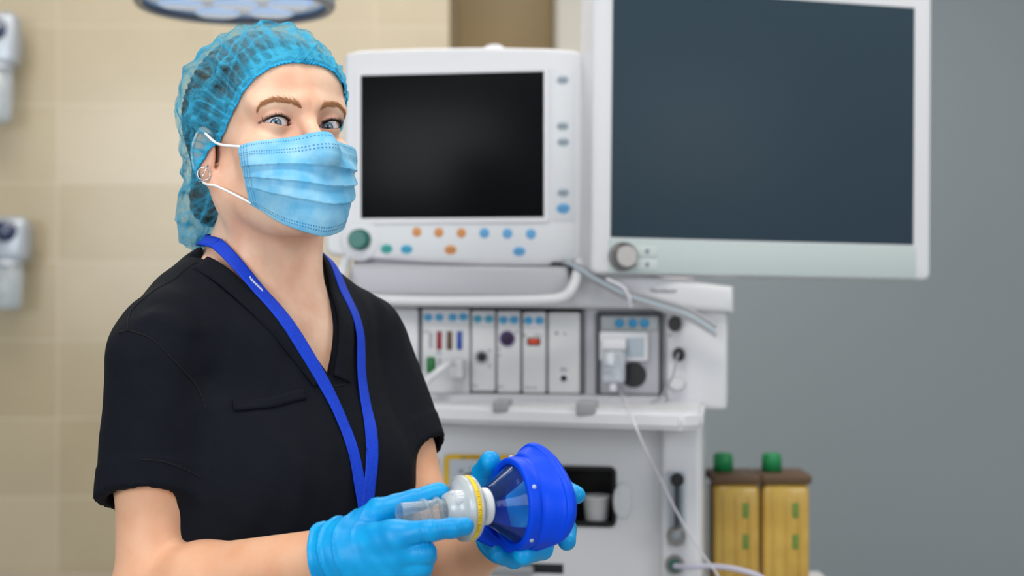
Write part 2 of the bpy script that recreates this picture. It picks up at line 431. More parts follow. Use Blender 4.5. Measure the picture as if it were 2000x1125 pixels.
def fabric(name, col, col2, scale=900):
    m = mat(name, col, rough=.85, spec=.16)
    b = m.node_tree.nodes['Principled BSDF']; tc = N(m, 'TexCoord')
    n = N(m, 'TexNoise'); n.inputs['Scale'].default_value = scale; n.inputs['Detail'].default_value = 2; Lk(m, tc.outputs['Object'], n.inputs['Vector'])
    n3 = N(m, 'TexNoise'); n3.inputs['Scale'].default_value = 16; n3.inputs['Detail'].default_value = 5; n3.inputs['Roughness'].default_value = .6; Lk(m, tc.outputs['Object'], n3.inputs['Vector'])
    mx = N(m, 'Mix', data_type='RGBA'); mx.inputs[6].default_value = lin(col); mx.inputs[7].default_value = lin(col2); Lk(m, n.outputs['Fac'], mx.inputs[0]); Lk(m, mx.outputs[2], b.inputs['Base Color'])
    s = Mth(m, 'ADD', Mth(m, 'MULTIPLY', n.outputs['Fac'], .06), n3.outputs['Fac'])
    bp = N(m, 'Bump'); bp.inputs['Strength'].default_value = .5; bp.inputs['Distance'].default_value = .006; Lk(m, s, bp.inputs['Height']); Lk(m, bp.outputs['Normal'], b.inputs['Normal'])
    return m
M_SCRUB = fabric('scrub_cotton', '0A0D14', '12161F')
def push_out(v, f, gap, it=4):
    v = np.array(v)
    for _ in range(it):
        d = evalf(f, v); k = d < gap
        if not k.any(): break
        g = grad(f, v[k]); g /= nrm(g)[:, None]; v[k] += g*(gap-d[k])[:, None]
    return v
M_SEAM = mat('scrub_stitching', '05070A', rough=.9)
M_GLOVE = mat('nitrile_glove', '009DDC', rough=.42, spec=.35, bump=(140, .3, .0010), var=(30, '008DD0'))

person = root('person', 'person in black scrubs, blue hair cap and blue face mask, holding a breathing mask', 'person', loc=(TO[0], TO[1], 0))
fx = sorted((HC[0]-.06, HC[0]+.10))
xs = axis_steps(-.56, .22, .0055, .0014, HC[0]-.045, HC[0]+.095)
ys = axis_steps(1.24, 1.86, .0055, .0017, HC[1]-.125, HC[1]-.02)
zs = axis_steps(.03, 1.72, .0055, .0013, HC[2]-.035, HC[2]+.05)
V, Q = surface(body, xs, ys, zs)
q = toH(V); ax_ = np.abs(q[:, 0])
near = np.exp(-((ax_-.0315)**2/.017**2 + (q[:, 2]-.004)**2/.010**2)**2)
lid = near*(q[:, 1] < -.06)
cheek = np.exp(-(((ax_-.046)/.02)**2 + ((q[:, 2]+.030)/.018)**2))*(q[:, 1] < 0)
nosec = np.exp(-((q[:, 0]/.012)**2 + ((q[:, 2]+.03)/.02)**2))*(q[:, 1] < -.08)
ex = ax_-EYE[0]; ez = q[:, 2]-EYE[2]-ex*.10; ld = lens(ex, ez, .0148, .0046, .0040)
liner = np.where((q[:, 1] < -.06) & (ez > -.0006) & (ex > -.0125) & (ex < .0165), np.clip(1.25-np.abs(ld-.0006)/.0015, 0, 1), np.where(q[:, 1] < -.06, np.clip(1-np.abs(ld-.0002)/.0009, 0, 1)*.4*(np.abs(ex) < .0135), 0))*.92
earr = np.exp(-(((ax_-.078)/.012)**2 + ((q[:, 1]-.01)/.03)**2 + ((q[:, 2]+.02)/.03)**2))
body_o = obj('body', (V, Q), M_SKIN, person, attr={'tan': np.clip((1.36-V[:, 2])/.10, 0, 1)*.55, 'blush': np.clip(lid*.34 + cheek*.16 + nosec*.25 + earr*.4 + np.clip(1-np.abs(ld)/.0016, 0, 1)*(q[:, 1] < -.06)*.3, 0, 1), 'liner': liner})

# ---- eyes
def eye_material():
    m = mat('eye', 'F2EEEC', rough=.12, spec=.6, coat=1)
    b = m.node_tree.nodes['Principled BSDF']; a = N(m, 'Attribute', attribute_name='gaze')
    cr = N(m, 'ValToRGB'); e = cr.color_ramp; e.interpolation = 'LINEAR'
    stops = [(0, '050506'), (.165, '050506'), (.185, '364A5C'), (.32, '5C768C'), (.43, '3E5266'), (.48, '141E28'), (.515, 'C9C5CB'), (1, 'D9CBC9')]
    while len(e.elements) < len(stops): e.elements.new(.5)
    for el, (p_, c_) in zip(e.elements, stops): el.position = p_; el.color = lin(c_)
    Lk(m, a.outputs['Fac'], cr.inputs[0]); Lk(m, cr.outputs[0], b.inputs['Base Color']); return m
M_EYE = eye_material()
for sx in (-1, 1):
    c = fromH((sx*EYE[0], EYE[1], EYE[2])); g = np.array([.02, 0, CAMZ]) - c; g /= np.linalg.norm(g)
    v, f = lathe([(max(1e-5, math.sin(a))*.0121, -math.cos(a)*.0121) for a in np.linspace(0, math.pi, 40)], c, g, 48)
    v = np.array(v); cosg = ((v-c) @ g)/.0121; ang = np.arccos(np.clip(cosg, -1, 1))
    v = v + ((v-c)/.0121)*(np.clip(1-(ang/.48)**2, 0, 1)*.0007)[:, None]
    obj('eye', (v, f), M_EYE, person, attr={'gaze': ang/1.05})
# ---- eyebrows and lashes as strands
def strands(items, segs=4):
    mb = MB()
    for pts, r in items:
        mb.add(*tube(spline(pts, segs+2), r, 4, taper=np.linspace(1, .15, segs+2)))
    return mb
M_BROW = mat('eyebrow_hair', 'B07A50', rough=.6); M_LASH = mat('eyelash_hair', '120D0C', rough=.5)
for sx in (-1, 1):
    it = []
    for i in range(760):
        t = rng.beta(1.15, 1.2); cx = .0112 + t*.064
        cz = .0136 + .0082*math.sin(min(t/.50, 1)*math.pi/2) - max(t-.45, 0)**1.3*.030
        wd = .0035*(1-.62*t**1.4)*(.75+.25*min(t/.12, 1)); zz = cz - .0012 + np.clip(rng.normal()*.62, -1.35, 1.35)*wd
        y0 = -.10
        a = R(66 - 62*min(t*1.5, 1.0) - 20*t) + rng.normal()*.22
        L = .0070*rng.uniform(.7, 1.2)*(1-.3*t)
        p0 = np.array([sx*cx, -.096, zz]); p1 = p0 + np.array([sx*math.cos(a), 0, math.sin(a)])*L
        it.append((p0, p1))
    A = np.array([fromH(a) for a, b in it]); B_ = np.array([fromH(b) for a, b in it])
    Am = project(body, A, .0002); Bm = project(body, B_, .0008); Mm = project(body, (A+B_)/2, .0009)
    obj('eyebrow', strands([((a, m_, b), .00015) for a, m_, b in zip(Am, Mm, Bm)]), M_BROW, person)
    it = []
    for up in (1, 0):
        n = 78 if up else 34
        for i in range(n):
            t = (i + rng.uniform(-.3, .3))/(n-1)*2-1; w = .0147
            x = t*w; hh = .0046 if up else .0040; z = hh*(1-t*t) * (1 if up else -1) + x*.10 - .0006
            # point on lid margin
            yy = -math.sqrt(max(.0138**2 - x*x - z*z, 1e-6)) + EYE[1]
            p0 = np.array([sx*(EYE[0]+x), yy+.0004, EYE[2]+z])
            L = (.0056 if up else .0028)*(.75+.35*(t+1)/2)*rng.uniform(.8, 1.1); fan = t*.75 + .12
            dr = np.array([sx*fan*.9, -.95, .50 if up else -.55]); dr /= np.linalg.norm(dr)
            p1 = p0 + dr*L*.5; p2 = p1 + (dr*.5 + np.array([sx*fan*.3, -.15, .75 if up else -.45]))*L*.5
            it.append(([fromH(p0), fromH(p1), fromH(p2)], .00033 if up else .00018))
    obj('eyelashes', strands(it), M_LASH, person)

# ---- scrub top
def sleeve(p, S, E, frac, r0, r1, tilt=(0, -.30, 0)):
    ax = (E-S)/np.linalg.norm(E-S); L = np.linalg.norm(E-S)*frac; s = (p-S) @ ax
    d = cone(p, S, S+ax*(L+.05), r0, r1 + (r1-r0)*.1)
    rad = nrm((p-S) - s[..., None]*ax); n_ = ax + np.array(tilt); n_ /= nrm(n_); s = (p-S) @ n_ - (ax*L @ n_) + L
    d = np.maximum(d, s-L); d = np.where(s > L-.028, d - .0012*np.clip((s-(L-.028))/.001, 0, 1), d)
    return smax(d, -np.maximum(rad - (r1-.0085), L-.040-s), .002), s, L, ax
SCR0, SCR1 = None, None
def vneck(t):
    """inside of the neck opening (negative inside), torso coordinates"""
    x, y, z = t[..., 0], t[..., 1], t[..., 2]
    zb = 1.318; sl_ = np.where(x > 0, .46, .64); half = .005 + (z-zb)*sl_
    half = np.where(z > 1.40, .005+(1.40-zb)*sl_ + (z-1.40)*sl_, half)
    front = np.maximum(np.abs(x+.002) - half, zb-z); front = np.maximum(front*.85, y-.02)
    back = np.maximum(nrm(np.stack([x, (y-.012)*1.05], -1)) - .072, 1.385-z)
    return np.minimum(front, back)
FOLDS = [  # (a, b, width, depth) creases in the cloth, pixel paths on the garment at depth about 1.5
 ((P(330,600,1.50), P(395,740,1.47)), .014, .0018), ((P(470,700,1.46), P(560,740,1.45)), .012, -.003),
 ((P(560,820,1.45), P(620,960,1.44)), .014, -.004), ((P(640,800,1.45), P(690,960,1.45)), .012, .004),
 ((P(430,800,1.45), P(470,1000,1.45)), .018, -.004), ((P(250,700,1.42), P(235,900,1.40)), .012, -.003), ((P(300,720,1.41), P(285,930,1.39)), .010, .003),
 ((P(560,650,1.46), P(500,800,1.45)), .012, -.003), ((P(700,620,1.52), P(760,760,1.55)), .012, .003), ((P(720,760,1.50), P(770,950,1.5)), .012, -.003),
 ((P(300,620,1.45), P(400,640,1.45)), .012, -.003)]
def scrub_solid(p):
    t = toT(p); q = t.copy(); q[..., 0] = np.abs(q[..., 0])
    d = torso_core(t, .009)
    d = smin(d, ell(q, (0, -.012, 1.13), (.150, .128, .19)), .06)
    d = smin(d, ell(q, (0, -.01, .98), (.155, .140, .20)), .08)
    d = smin(d, cone(q, (.055, .012, 1.405), (.128, .008, 1.354), .041, .047), .03)
    a, s, L, ax = sleeve(p, RS, RE, .60, .056, .0565)
    aL, sL, LL, axL = sleeve(p, LS, LE, .60, .054, .056, (.60, -.05, 0))
    d = smin(d, a, .022); d = smin(d, aL, .022)
    return d
def scrub(p):
    d = scrub_solid(p); t = toT(p)
    for (a, b), w, h in FOLDS:
        c = cone(p, a, b, 0, 0); d = d + 1.7*h*np.exp(-(c/w)**2)
    d = d + .0022*hnoise(p*np.array([1, 1, .4]), 55, 5) + .0009*hnoise(p*np.array([1, 1, .6]), 140, 9)
    d = smax(d, -vneck(t), .002)
    return smax(d, .74 - p[..., 2], .003)
xs = axis_steps(-.56, .03, .0042); ys = axis_steps(1.28, 1.86, .0042); zs = axis_steps(.73, 1.47, .0042)
V, Q = surface(scrub, xs, ys, zs, proj=1)
scrub_o = obj('scrub_top', (V, Q), M_SCRUB, person)

def ribbon(centres, width, f, off, thick=.0012, across=None, nw=4):
    """cloth band laid along centre points on the surface of f"""
    c = np.asarray(centres); n = grad(f, c); n /= nrm(n)[:, None]; T = np.gradient(c, axis=0); T /= nrm(T)[:, None]
    W = np.cross(n, T); W /= nrm(W)[:, None]; width = np.broadcast_to(width, len(c))
    top = []; bot = []
    for k in range(nw):
        u = (k/(nw-1)-.5); p = c + W*(width*u)[:, None]
        p = project(f, p, off, 3) if across is None else p + n*off
        top.append(p); bot.append(p - n*thick)
    ring = top + bot[::-1]; m = len(c); v = np.stack(ring, 1).reshape(-1, 3); k2 = 2*nw; fcs = []
    for i in range(m-1):
        for k in range(k2): l = (k+1) % k2; fcs.append((i*k2+k, (i+1)*k2+k, (i+1)*k2+l, i*k2+l))
    fcs.append(tuple(range(k2))); fcs.append(tuple((m-1)*k2+k for k in range(k2))[::-1])
    return v, fcs
def on(f, pix, n, off=0.0, d0=1.15):
    pts = [hit(f, x, y, d0) for x, y in pix]; pts = [p for p in pts if p is not None]
    return project(f, spline(pts, n), off, 4)
# neckline band: follows the edge of the opening in torso space
def edge(side):
    out = []
    for z in np.linspace(1.314, 1.45, 26):
        h = .005+(z-1.318)*(.46 if side > 0 else .64)
        out.append((side*(h+.0125)-.002, -.14, z))
    return np.array(out)
for side in (-1, 1):
    pts = []
    for x, y, z in edge(side):
        yy = -.18
        for _ in range(200):
            d = float(scrub_solid(fromT((x, yy, z))[None])[0])
            if d < 3e-4 or yy > .03: break
            yy += max(d*.7, 2e-4)
        if yy <= .03: pts.append(fromT((x, yy, z)))
    c = spline(pts, 60)
    obj('neckband', MB().add(*ribbon(c, .024, scrub_solid, .0022, .002)), M_SCRUB, scrub_o)
def seam(pix, r=.0007, n=50, f=scrub):
    p = on(f, pix, n, .0003); return tube(p, r, 5)
SEAMS = []
SEAMS.append(([(252, 645), (232, 650), (205, 662), (198, 690)])); SEAMS.append(([(252, 645), (300, 665), (345, 710), (385, 755), (403, 800)]))
SEAMS.append(([(385, 512), (300, 568), (258, 605), (250, 644)]))
SEAMS.append(([(275, 897), (320, 902), (365, 918), (393, 932)]))
SEAMS.append(([(640, 752), (656, 754), (672, 752)]))
for s_ in SEAMS: obj('seam', MB().add(*seam(s_)), M_SEAM, scrub_o)
pk = on(scrub, [(455, 792), (500, 790), (545, 782), (594, 770)], 40)
obj('pocket_welt', MB().add(*ribbon(pk, np.linspace(.012, .012, 40), scrub, .0018, .002)), M_SCRUB, scrub_o)

# ---- trousers and shoes (below the frame)
def trousers(p):
    t = toT(p); d = ell(t, (0, .005, .90), (.175, .130, .15))
    for a, b, c in LEGS: d = smin(d, cone(p, a, b, .092, .075), .04); d = smin(d, cone(p, b, c, .075, .070), .03)
    return smax(d, .09-p[..., 2], .004)
obj('trousers', surface(trousers, axis_steps(-.56, .0, .011), axis_steps(1.35, 1.86, .011), axis_steps(.07, 1.08, .011), proj=1), M_SCRUB, person)
M_SHOE = mat('shoe_rubber', 'E8EAEC', rough=.5)
for i, (a, b, c) in enumerate(LEGS):
    s = (-1, 1)[i]
    fsh = lambda p: smax(smin(ell(toT(p), (s*.095, -.05, .035), (.045, .125, .050)), ell(toT(p), (s*.095, .03, .06), (.042, .05, .065)), .03), -p[..., 2], .003)
    cc = fromT((s*.095, 0, 0))
    obj('shoe', surface(fsh, axis_steps(cc[0]-.2, cc[0]+.2, .008), axis_steps(cc[1]-.2, cc[1]+.2, .008), axis_steps(-.01, .15, .008), proj=1), M_SHOE, person)

# ---- gloves
def glove(H, W, E, cuff, seed):
    ax = (E-W)/np.linalg.norm(E-W)
    def f(p):
        s = (p-W) @ ax
        d = hand(p, H, W, .0009)
        d = smin(d, cone(p, W-ax*.01, W+ax*(cuff+.03), .0268, .0268+.0068*(cuff+.04)/.16 + .004), .012)
        # drawn creases round the wrist and over the joints
        wr = np.exp(-((s+.004)/.026)**2)
        sg = np.abs(np.sin(s*190 + 2.6*hnoise(p, 28, seed)))
        d = d - .0030*wr*(1-sg)**3 + .00045*hnoise(p, 260, seed+1) + .0006*wr*hnoise(p, 130, seed+2)
        for k, (pts, r) in H.items():
            for jn in (1, 2):
                u = pts[jn+1 if jn < 3 else jn]-pts[jn-1]; u = u/np.linalg.norm(u); q = p-pts[jn]; sl = q @ u
                d = d + .0012*np.exp(-(nrm(q)/.012)**2)*(1-np.abs(np.sin(sl*900+hnoise(p, 160, seed+7))))**2
        rad = nrm((p-W) - s[..., None]*ax)
        cm = cuff + .003*np.sin(hnoise(p, 30, seed+4)*3)
        d = d - .0016*np.exp(-((s-cm+.0025)/.0018)**2)
        return smax(d, s-cm, .0015)
    return f
for H, W, E, cuff, nm in ((RH, RW, RE, .008, 0), (LH, LW, LE, .006, 1)):
    f = glove(H, W, E, cuff, 11+nm); allp = np.array([x for k in H.values() for x in k[0]] + [W, W+(E-W)*.3])
    lo = allp.min(0)-.035; hi = allp.max(0)+.035
    V, Q = surface(f, *[axis_steps(lo[k], hi[k], .0014) for k in range(3)], proj=1)
    obj('glove', (V, Q), M_GLOVE, person)

# ---- hair and hair cap
def capblob(q, o=0.0):
    p = q.copy()
    d = ell(p, (0, .016, .038), (.090, .119, .094))
    d = smin(d, ell(p, (-.012, .085, -.075), (.068, .052, .066)), .05)
    return d - o
CO = np.array([0, .020, .020]); BP = np.array([0, .86, .50]); BP /= np.linalg.norm(BP)
BX = np.array([1., 0, 0]); BY = np.cross(BP, BX)      # BY points up-forward / down-back
RIM = [  # rim in head space, clockwise seen from behind: front knot, her left side, nape, her right side
 (0.000, -.090, .060), (.026, -.084, .058), (.048, -.070, .045), (.063, -.051, .024), (.073, -.028, .003), (.080, -.006, -.008), (.085, .016, -.016), (.082, .034, -.045), (.068, .052, -.085), (.045, .058, -.120), (.010, .062, -.135),
 (-.030, .056, -.134), (-.056, .040, -.105), (-.072, .028, -.062), (-.083, .018, -.030), (-.082, -.004, -.014), (-.074, -.026, .002), (-.064, -.048, .024), (-.049, -.068, .044), (-.026, -.084, .058)]
def cap_grid(nu, nv, o, rimscale=1.0, v1=1.0):
    d = np.array(RIM) - CO; th = np.arccos((d @ BP)/nrm(d)); ph = np.unwrap(np.arctan2(d @ BY, d @ BX)); rr = nrm(d)
    sgn = np.sign(ph[-1]-ph[0]); ph2 = np.append(ph, ph[0]+sgn*2*math.pi); th2 = np.append(th, th[0]); rr2 = np.append(rr, rr[0])
    if sgn < 0: ph2, th2, rr2 = ph2[::-1], th2[::-1], rr2[::-1]
    ang = np.linspace(0, 2*math.pi, nu, endpoint=False) + ph2[0]
    T = np.interp(ang, ph2, th2); RR = np.interp(ang, ph2, rr2)
    for _ in range(6): T = (np.roll(T, 1)+T*2+np.roll(T, -1))/4; RR = (np.roll(RR, 1)+RR*2+np.roll(RR, -1))/4
    vv = np.linspace(0.004, v1, nv)
    Th = vv[:, None]*T[None]*rimscale; A = np.broadcast_to(ang, Th.shape)
    D = np.cos(Th)[..., None]*BP + np.sin(Th)[..., None]*(np.cos(A)[..., None]*BX + np.sin(A)[..., None]*BY)
    r = np.full(Th.shape, .05)
    for _ in range(60):
        dd = capblob((CO + D*r[..., None]).reshape(-1, 3), o).reshape(r.shape); r = r - dd*.8
    w = np.clip((vv-.84)/.16, 0, 1)[:, None]**1.7; r = r*(1-w) + RR[None]*1.01*w
    return D, r, A, vv, Th
nu, nv = 1000, 240; NR = 64
def head_r(D, ears=True):
    r = np.full(D.shape[:-1], .14)
    for _ in range(40): r = r - head((CO + D*r[..., None]).reshape(-1, 3), ears).reshape(r.shape)*.8
    return r
D, r, A, vv, Th = cap_grid(nu, nv, 0)
Rh = head_r(D[-NR:]); w_ = np.linspace(1, 0, NR)[:, None]**.8; r[-NR:] = np.maximum(r[-NR:]*w_ + (Rh+.0028)*(1-w_), Rh+.0028)
q0 = CO + D*r[..., None]
ph = A; V_ = vv[:, None]
knot = np.exp(-(((A - A[0, int(np.argmin(nrm(q0[-1]-np.array([0, -.09, .060]))))]+math.pi) % (2*math.pi) - math.pi)/.30)**2)
pl = np.sin(ph*58 + 2.2*hnoise(q0, 30, 1) + 3*V_)                      # gathers at the elastic
pl2 = np.sin(ph*27 + 3.0*hnoise(q0, 22, 2) + 5*V_)
rg = 1-np.abs(hnoise(q0*np.array([1, 1, 1]), 52, 3)); rg2 = 1-np.abs(hnoise(q0, 95, 4)); rg3 = 1-np.abs(hnoise(q0, 34, 14))
g1 = np.clip((V_-.60)/.40, 0, 1)
disp = .0014*pl*g1**1.2*(1-.75*np.clip((V_-.96)/.04, 0, 1)) + .0026*pl2*np.clip((V_-.25)/.5, 0, 1)*(1-g1*.7) + .0044*(rg**4)*(1-g1*.8) + .0022*(rg2**4)*(1-g1*.5) + .0040*(rg3**5)*(1-g1*.8)
disp += -.004*knot*np.clip((V_-.8)/.2, 0, 1)
KP = q0[-1][int(np.argmin(nrm(q0[-1]-np.array([0, -.09, .060]))))] + np.array([0, .002, .006])
kd = q0 - KP; kr = nrm(kd); ka = np.arctan2(kd[..., 2] + kd[..., 1]*.6, kd[..., 0]); kf = np.exp(-(kr/.034)**1.5)
kray = (1-np.abs(np.sin(ka*6.5 + 1.2*hnoise(q0, 40, 31))))**2
disp += kf*(.0080*kray - .0030) + .004*np.exp(-(kr/.009)**2)
LN = [(1-np.abs(hnoise(q0 + .006*np.stack([hnoise(q0, 60, 40+i), hnoise(q0, 60, 50+i), hnoise(q0, 60, 60+i)], -1), sc, 70+i)))**pw_ for i, (sc, pw_) in enumerate(((38, 16), (60, 14), (95, 12)))]
disp += .0016*LN[0]*(1-g1*.7) + .0012*LN[1]
r2 = r + disp; r2[-NR:-4] = np.maximum(r2[-NR:-4], Rh[:-4] + .0036); r2[-4:] = np.maximum(r2[-4:], Rh[-4:] + .0020)
Vc = fromH((CO + D*r2[..., None]).reshape(-1, 3))
rib = (1-np.abs(np.sin((ph*58 + 2.2*hnoise(q0, 30, 1) + 3*V_)/2)))**2.2
rib2 = (1-np.abs(np.sin((ph*27 + 3.0*hnoise(q0, 22, 2) + 5*V_)/2)))**3
dens = np.clip(.10 + .10*hnoise(q0, 45, 90) + .50*rib*g1**.8 + .36*rib2*np.clip((V_-.2)/.4, 0, 1) + .60*LN[0] + .50*LN[1] + .38*LN[2] + .8*kf*(.35+.65*kray) + .9*np.clip((V_-.965)/.012, 0, 1) + .25*np.clip((V_-.90)/.04, 0, 1), 0, 1)
def cap_material():
    m = mat('hair_cap_nonwoven', '45B9E2', rough=.75, spec=.2)
    nt = m.node_tree; b = nt.nodes['Principled BSDF']; out = nt.nodes['Material Output']
    tc = N(m, 'TexCoord'); n = N(m, 'TexNoise'); n.inputs['Scale'].default_value = 900; n.inputs['Detail'].default_value = 3; Lk(m, tc.outputs['Object'], n.inputs['Vector'])
    n2 = N(m, 'TexNoise'); n2.inputs['Scale'].default_value = 110; n2.inputs['Detail'].default_value = 6; Lk(m, tc.outputs['Object'], n2.inputs['Vector'])
    a = N(m, 'Attribute', attribute_name='dens')
    f = Mth(m, 'ADD', Mth(m, 'MULTIPLY', Mth(m, 'SUBTRACT', n.outputs['Fac'], .5), .9), Mth(m, 'MULTIPLY', Mth(m, 'SUBTRACT', n2.outputs['Fac'], .5), .8))
    f = Mth(m, 'ADD', f, a.outputs['Fac']); f.node.use_clamp = True
    tr = N(m, 'BsdfTransparent'); tr.inputs[0].default_value = lin('E2F6FC'); tl = N(m, 'BsdfTranslucent'); tl.inputs[0].default_value = lin('40BCEA')
    cl = N(m, 'MixShader'); cl.inputs[0].default_value = .3; Lk(m, b.outputs[0], cl.inputs[1]); Lk(m, tl.outputs[0], cl.inputs[2])
    ms = N(m, 'MixShader'); Lk(m, f, ms.inputs[0]); Lk(m, tr.outputs[0], ms.inputs[1]); Lk(m, cl.outputs[0], ms.inputs[2]); Lk(m, ms.outputs[0], out.inputs[0])
    return m
M_CAP = cap_material()
cap_o = obj('hair_cap', (Vc, grid_faces(nu, nv, True)), M_CAP, person, attr={'dens': dens.ravel()})
# elastic edge
rim = fromH(CO + D[-1]*(r2[-1]+.0004)[:, None]); k_ = len(rim)
rim2 = rim + (HR @ np.array([0, 0, 1.]))*(.0006*np.sin(np.arange(k_)*.9))[:, None]
obj('elastic_edge', MB().add(*tube(rim2, .0010, 8, closed=True)), mat('cap_elastic', '0FA4DC', rough=.7), cap_o)
# hair below the cap
Dh, rh, Ah, vh, _ = cap_grid(220, 70, -.0045, 1.0, .985)
qh = CO + Dh*rh[..., None]
Rhh = head_r(Dh, False); sh = np.clip((vh-.62)/.33, 0, 1)[:, None]
rh = rh*(1-sh) + (Rhh + .0016)*sh + .0012*np.sin(Ah*70 + 3*hnoise(qh, 30, 8))*(1-sh)
hv = (CO + Dh*rh[..., None])
M_HAIR = mat('hair', '6A5748', rough=.5, spec=.3, bump=(160, .5, .002), var=(45, '3A2E26'))
obj('hair', (fromH(hv.reshape(-1, 3)), grid_faces(220, 70, True)), M_HAIR, person)

# ---- face mask
def maskform(q):
    p = q.copy(); p[..., 0] = np.abs(p[..., 0])
    d = ell(p, (0, -.046, -.056), (.058, .067, .060))
    d = smin(d, head(q) - .0015, .012)
    d = smin(d, cone(p, (0, -.094, -.010), (0, -.119, -.042), .005, .009), .022)
    return smin(d, ell(p, (0, -.070, -.098), (.027, .034, .040)), .03) - .0015
nu, nv = 190, 150; U = np.linspace(-1, 1, nu); W_ = np.linspace(0, 1, nv)
th = U*R(84)
def mask_z(u, v):
    a = np.abs(u)
    top = -.0205 - .0030*a**2 ; bot = -.1265 + .047*a**1.5 - .004*(a > .8)*(a-.8)/.2
    return top + (bot-top)*v
MA = np.array([0, -.012, 0])
UU, VV = np.meshgrid(U, W_); Z = mask_z(UU, VV); TH = UU*R(55)
rr = np.full(UU.shape, .15)
dirs = np.stack([np.sin(TH), -np.cos(TH), np.zeros_like(TH)], -1)
for _ in range(90):
    p_ = MA + dirs*rr[..., None]; p_[..., 2] = Z
    dd = maskform(p_.reshape(-1, 3)).reshape(rr.shape); rr = np.maximum(rr - np.clip(dd, -.004, .004)*.7, .034)
pleat = np.zeros_like(VV)
for c0, amp in ((.36, .0046), (.53, .0044), (.69, .0038)):
    x = (VV - (c0 + .05*(1-UU**2)*(c0-.5)*2 + .015*np.sin(UU*4)))/.13
    pleat += amp*np.where((x > -1) & (x <= 0), (1+x), 0)*(1-np.abs(UU)**6*.7)*1.0
wr = .0018*hnoise(np.stack([UU*.05, VV*.07, np.zeros_like(VV)], -1)*1.0, 70, 21) + .0008*hnoise(np.stack([UU*.05+.3, VV*.07, VV*0], -1), 150, 22)
pw = np.clip((1-np.abs(UU))*12, 0, 1)*np.clip(VV*10, .15, 1)*np.clip((1-VV)*10, .3, 1)
rr = rr + pleat + wr*pw + .0006
ed = np.clip((np.abs(UU)-.93)/.07, 0, 1); rr += .0015*ed
pm = MA + dirs*rr[..., None]; pm[..., 2] = Z
MV = fromH(pm.reshape(-1, 3))
def mask_material():
    m = mat('surgical_mask_fabric', '8CC9EA', rough=.8, spec=.2)
    b = m.node_tree.nodes['Principled BSDF']; tc = N(m, 'TexCoord'); sp = N(m, 'SeparateXYZ'); Lk(m, tc.outputs['UV'], sp.inputs[0]); u, v = sp.outputs[0], sp.outputs[1]
    n = N(m, 'TexNoise'); n.inputs['Scale'].default_value = 45; n.inputs['Detail'].default_value = 6; Lk(m, tc.outputs['Object'], n.inputs['Vector'])
    mr = N(m, 'MapRange'); mr.inputs[1].default_value = .35; mr.inputs[2].default_value = .68; Lk(m, n.outputs['Fac'], mr.inputs[0])
    mx = N(m, 'Mix', data_type='RGBA'); mx.inputs[6].default_value = lin('6CBEE9'); mx.inputs[7].default_value = lin('A3D8F1'); Lk(m, mr.outputs[0], mx.inputs[0])
    def dots(along, cross, n_, c0, w):
        fr = Mth(m, 'ABSOLUTE', Mth(m, 'SUBTRACT', Mth(m, 'FRACT', Mth(m, 'MULTIPLY', along, n_)), .5))
        return Mth(m, 'MULTIPLY', Mth(m, 'LESS_THAN', fr, .24), Mth(m, 'LESS_THAN', Mth(m, 'ABSOLUTE', Mth(m, 'SUBTRACT', cross, c0)), w))
    s = None
    for c0 in (.045, .15, .185, .955, .925):
        d_ = dots(u, v, 66, c0, .0075); s = d_ if s is None else Mth(m, 'MAXIMUM', s, d_)
    for c0 in (.018, .040, .062, .938, .96, .982):
        s = Mth(m, 'MAXIMUM', s, dots(v, u, 46, c0, .0042))
    m2 = N(m, 'Mix', data_type='RGBA'); m2.inputs[7].default_value = lin('2C7FB8'); Lk(m, mx.outputs[2], m2.inputs[6]); Lk(m, Mth(m, 'MULTIPLY', s, .8), m2.inputs[0]); Lk(m, m2.outputs[2], b.inputs['Base Color'])
    nf = N(m, 'TexNoise'); nf.inputs['Scale'].default_value = 700; nf.inputs['Detail'].default_value = 2; Lk(m, tc.outputs['Object'], nf.inputs['Vector'])
    h = Mth(m, 'SUBTRACT', Mth(m, 'ADD', Mth(m, 'MULTIPLY', n.outputs['Fac'], .9), Mth(m, 'MULTIPLY', nf.outputs['Fac'], .12)), Mth(m, 'MULTIPLY', s, .5))
    bp = N(m, 'Bump'); bp.inputs['Strength'].default_value = .6; bp.inputs['Distance'].default_value = .0016; Lk(m, h, bp.inputs['Height']); Lk(m, bp.outputs['Normal'], b.inputs['Normal'])
    out = m.node_tree.nodes['Material Output']; tl = N(m, 'BsdfTranslucent'); tl.inputs[0].default_value = lin('9AD6F2')
    ms = N(m, 'MixShader'); ms.inputs[0].default_value = .18; Lk(m, b.outputs[0], ms.inputs[1]); Lk(m, tl.outputs[0], ms.inputs[2]); Lk(m, ms.outputs[0], out.inputs[0])
    return m
mask_o = obj('surgical_mask', (MV, grid_faces(nu, nv)), mask_material(), person, uv=np.stack([(UU.ravel()+1)/2, VV.ravel()], -1))
sol = mask_o.modifiers.new('thickness', 'SOLIDIFY'); sol.thickness = .0006; sol.offset = -1
M_LOOP = mat('ear_loop_elastic', 'F4F2F0', rough=.8)
G_ = MV.reshape(nv, nu, 3)
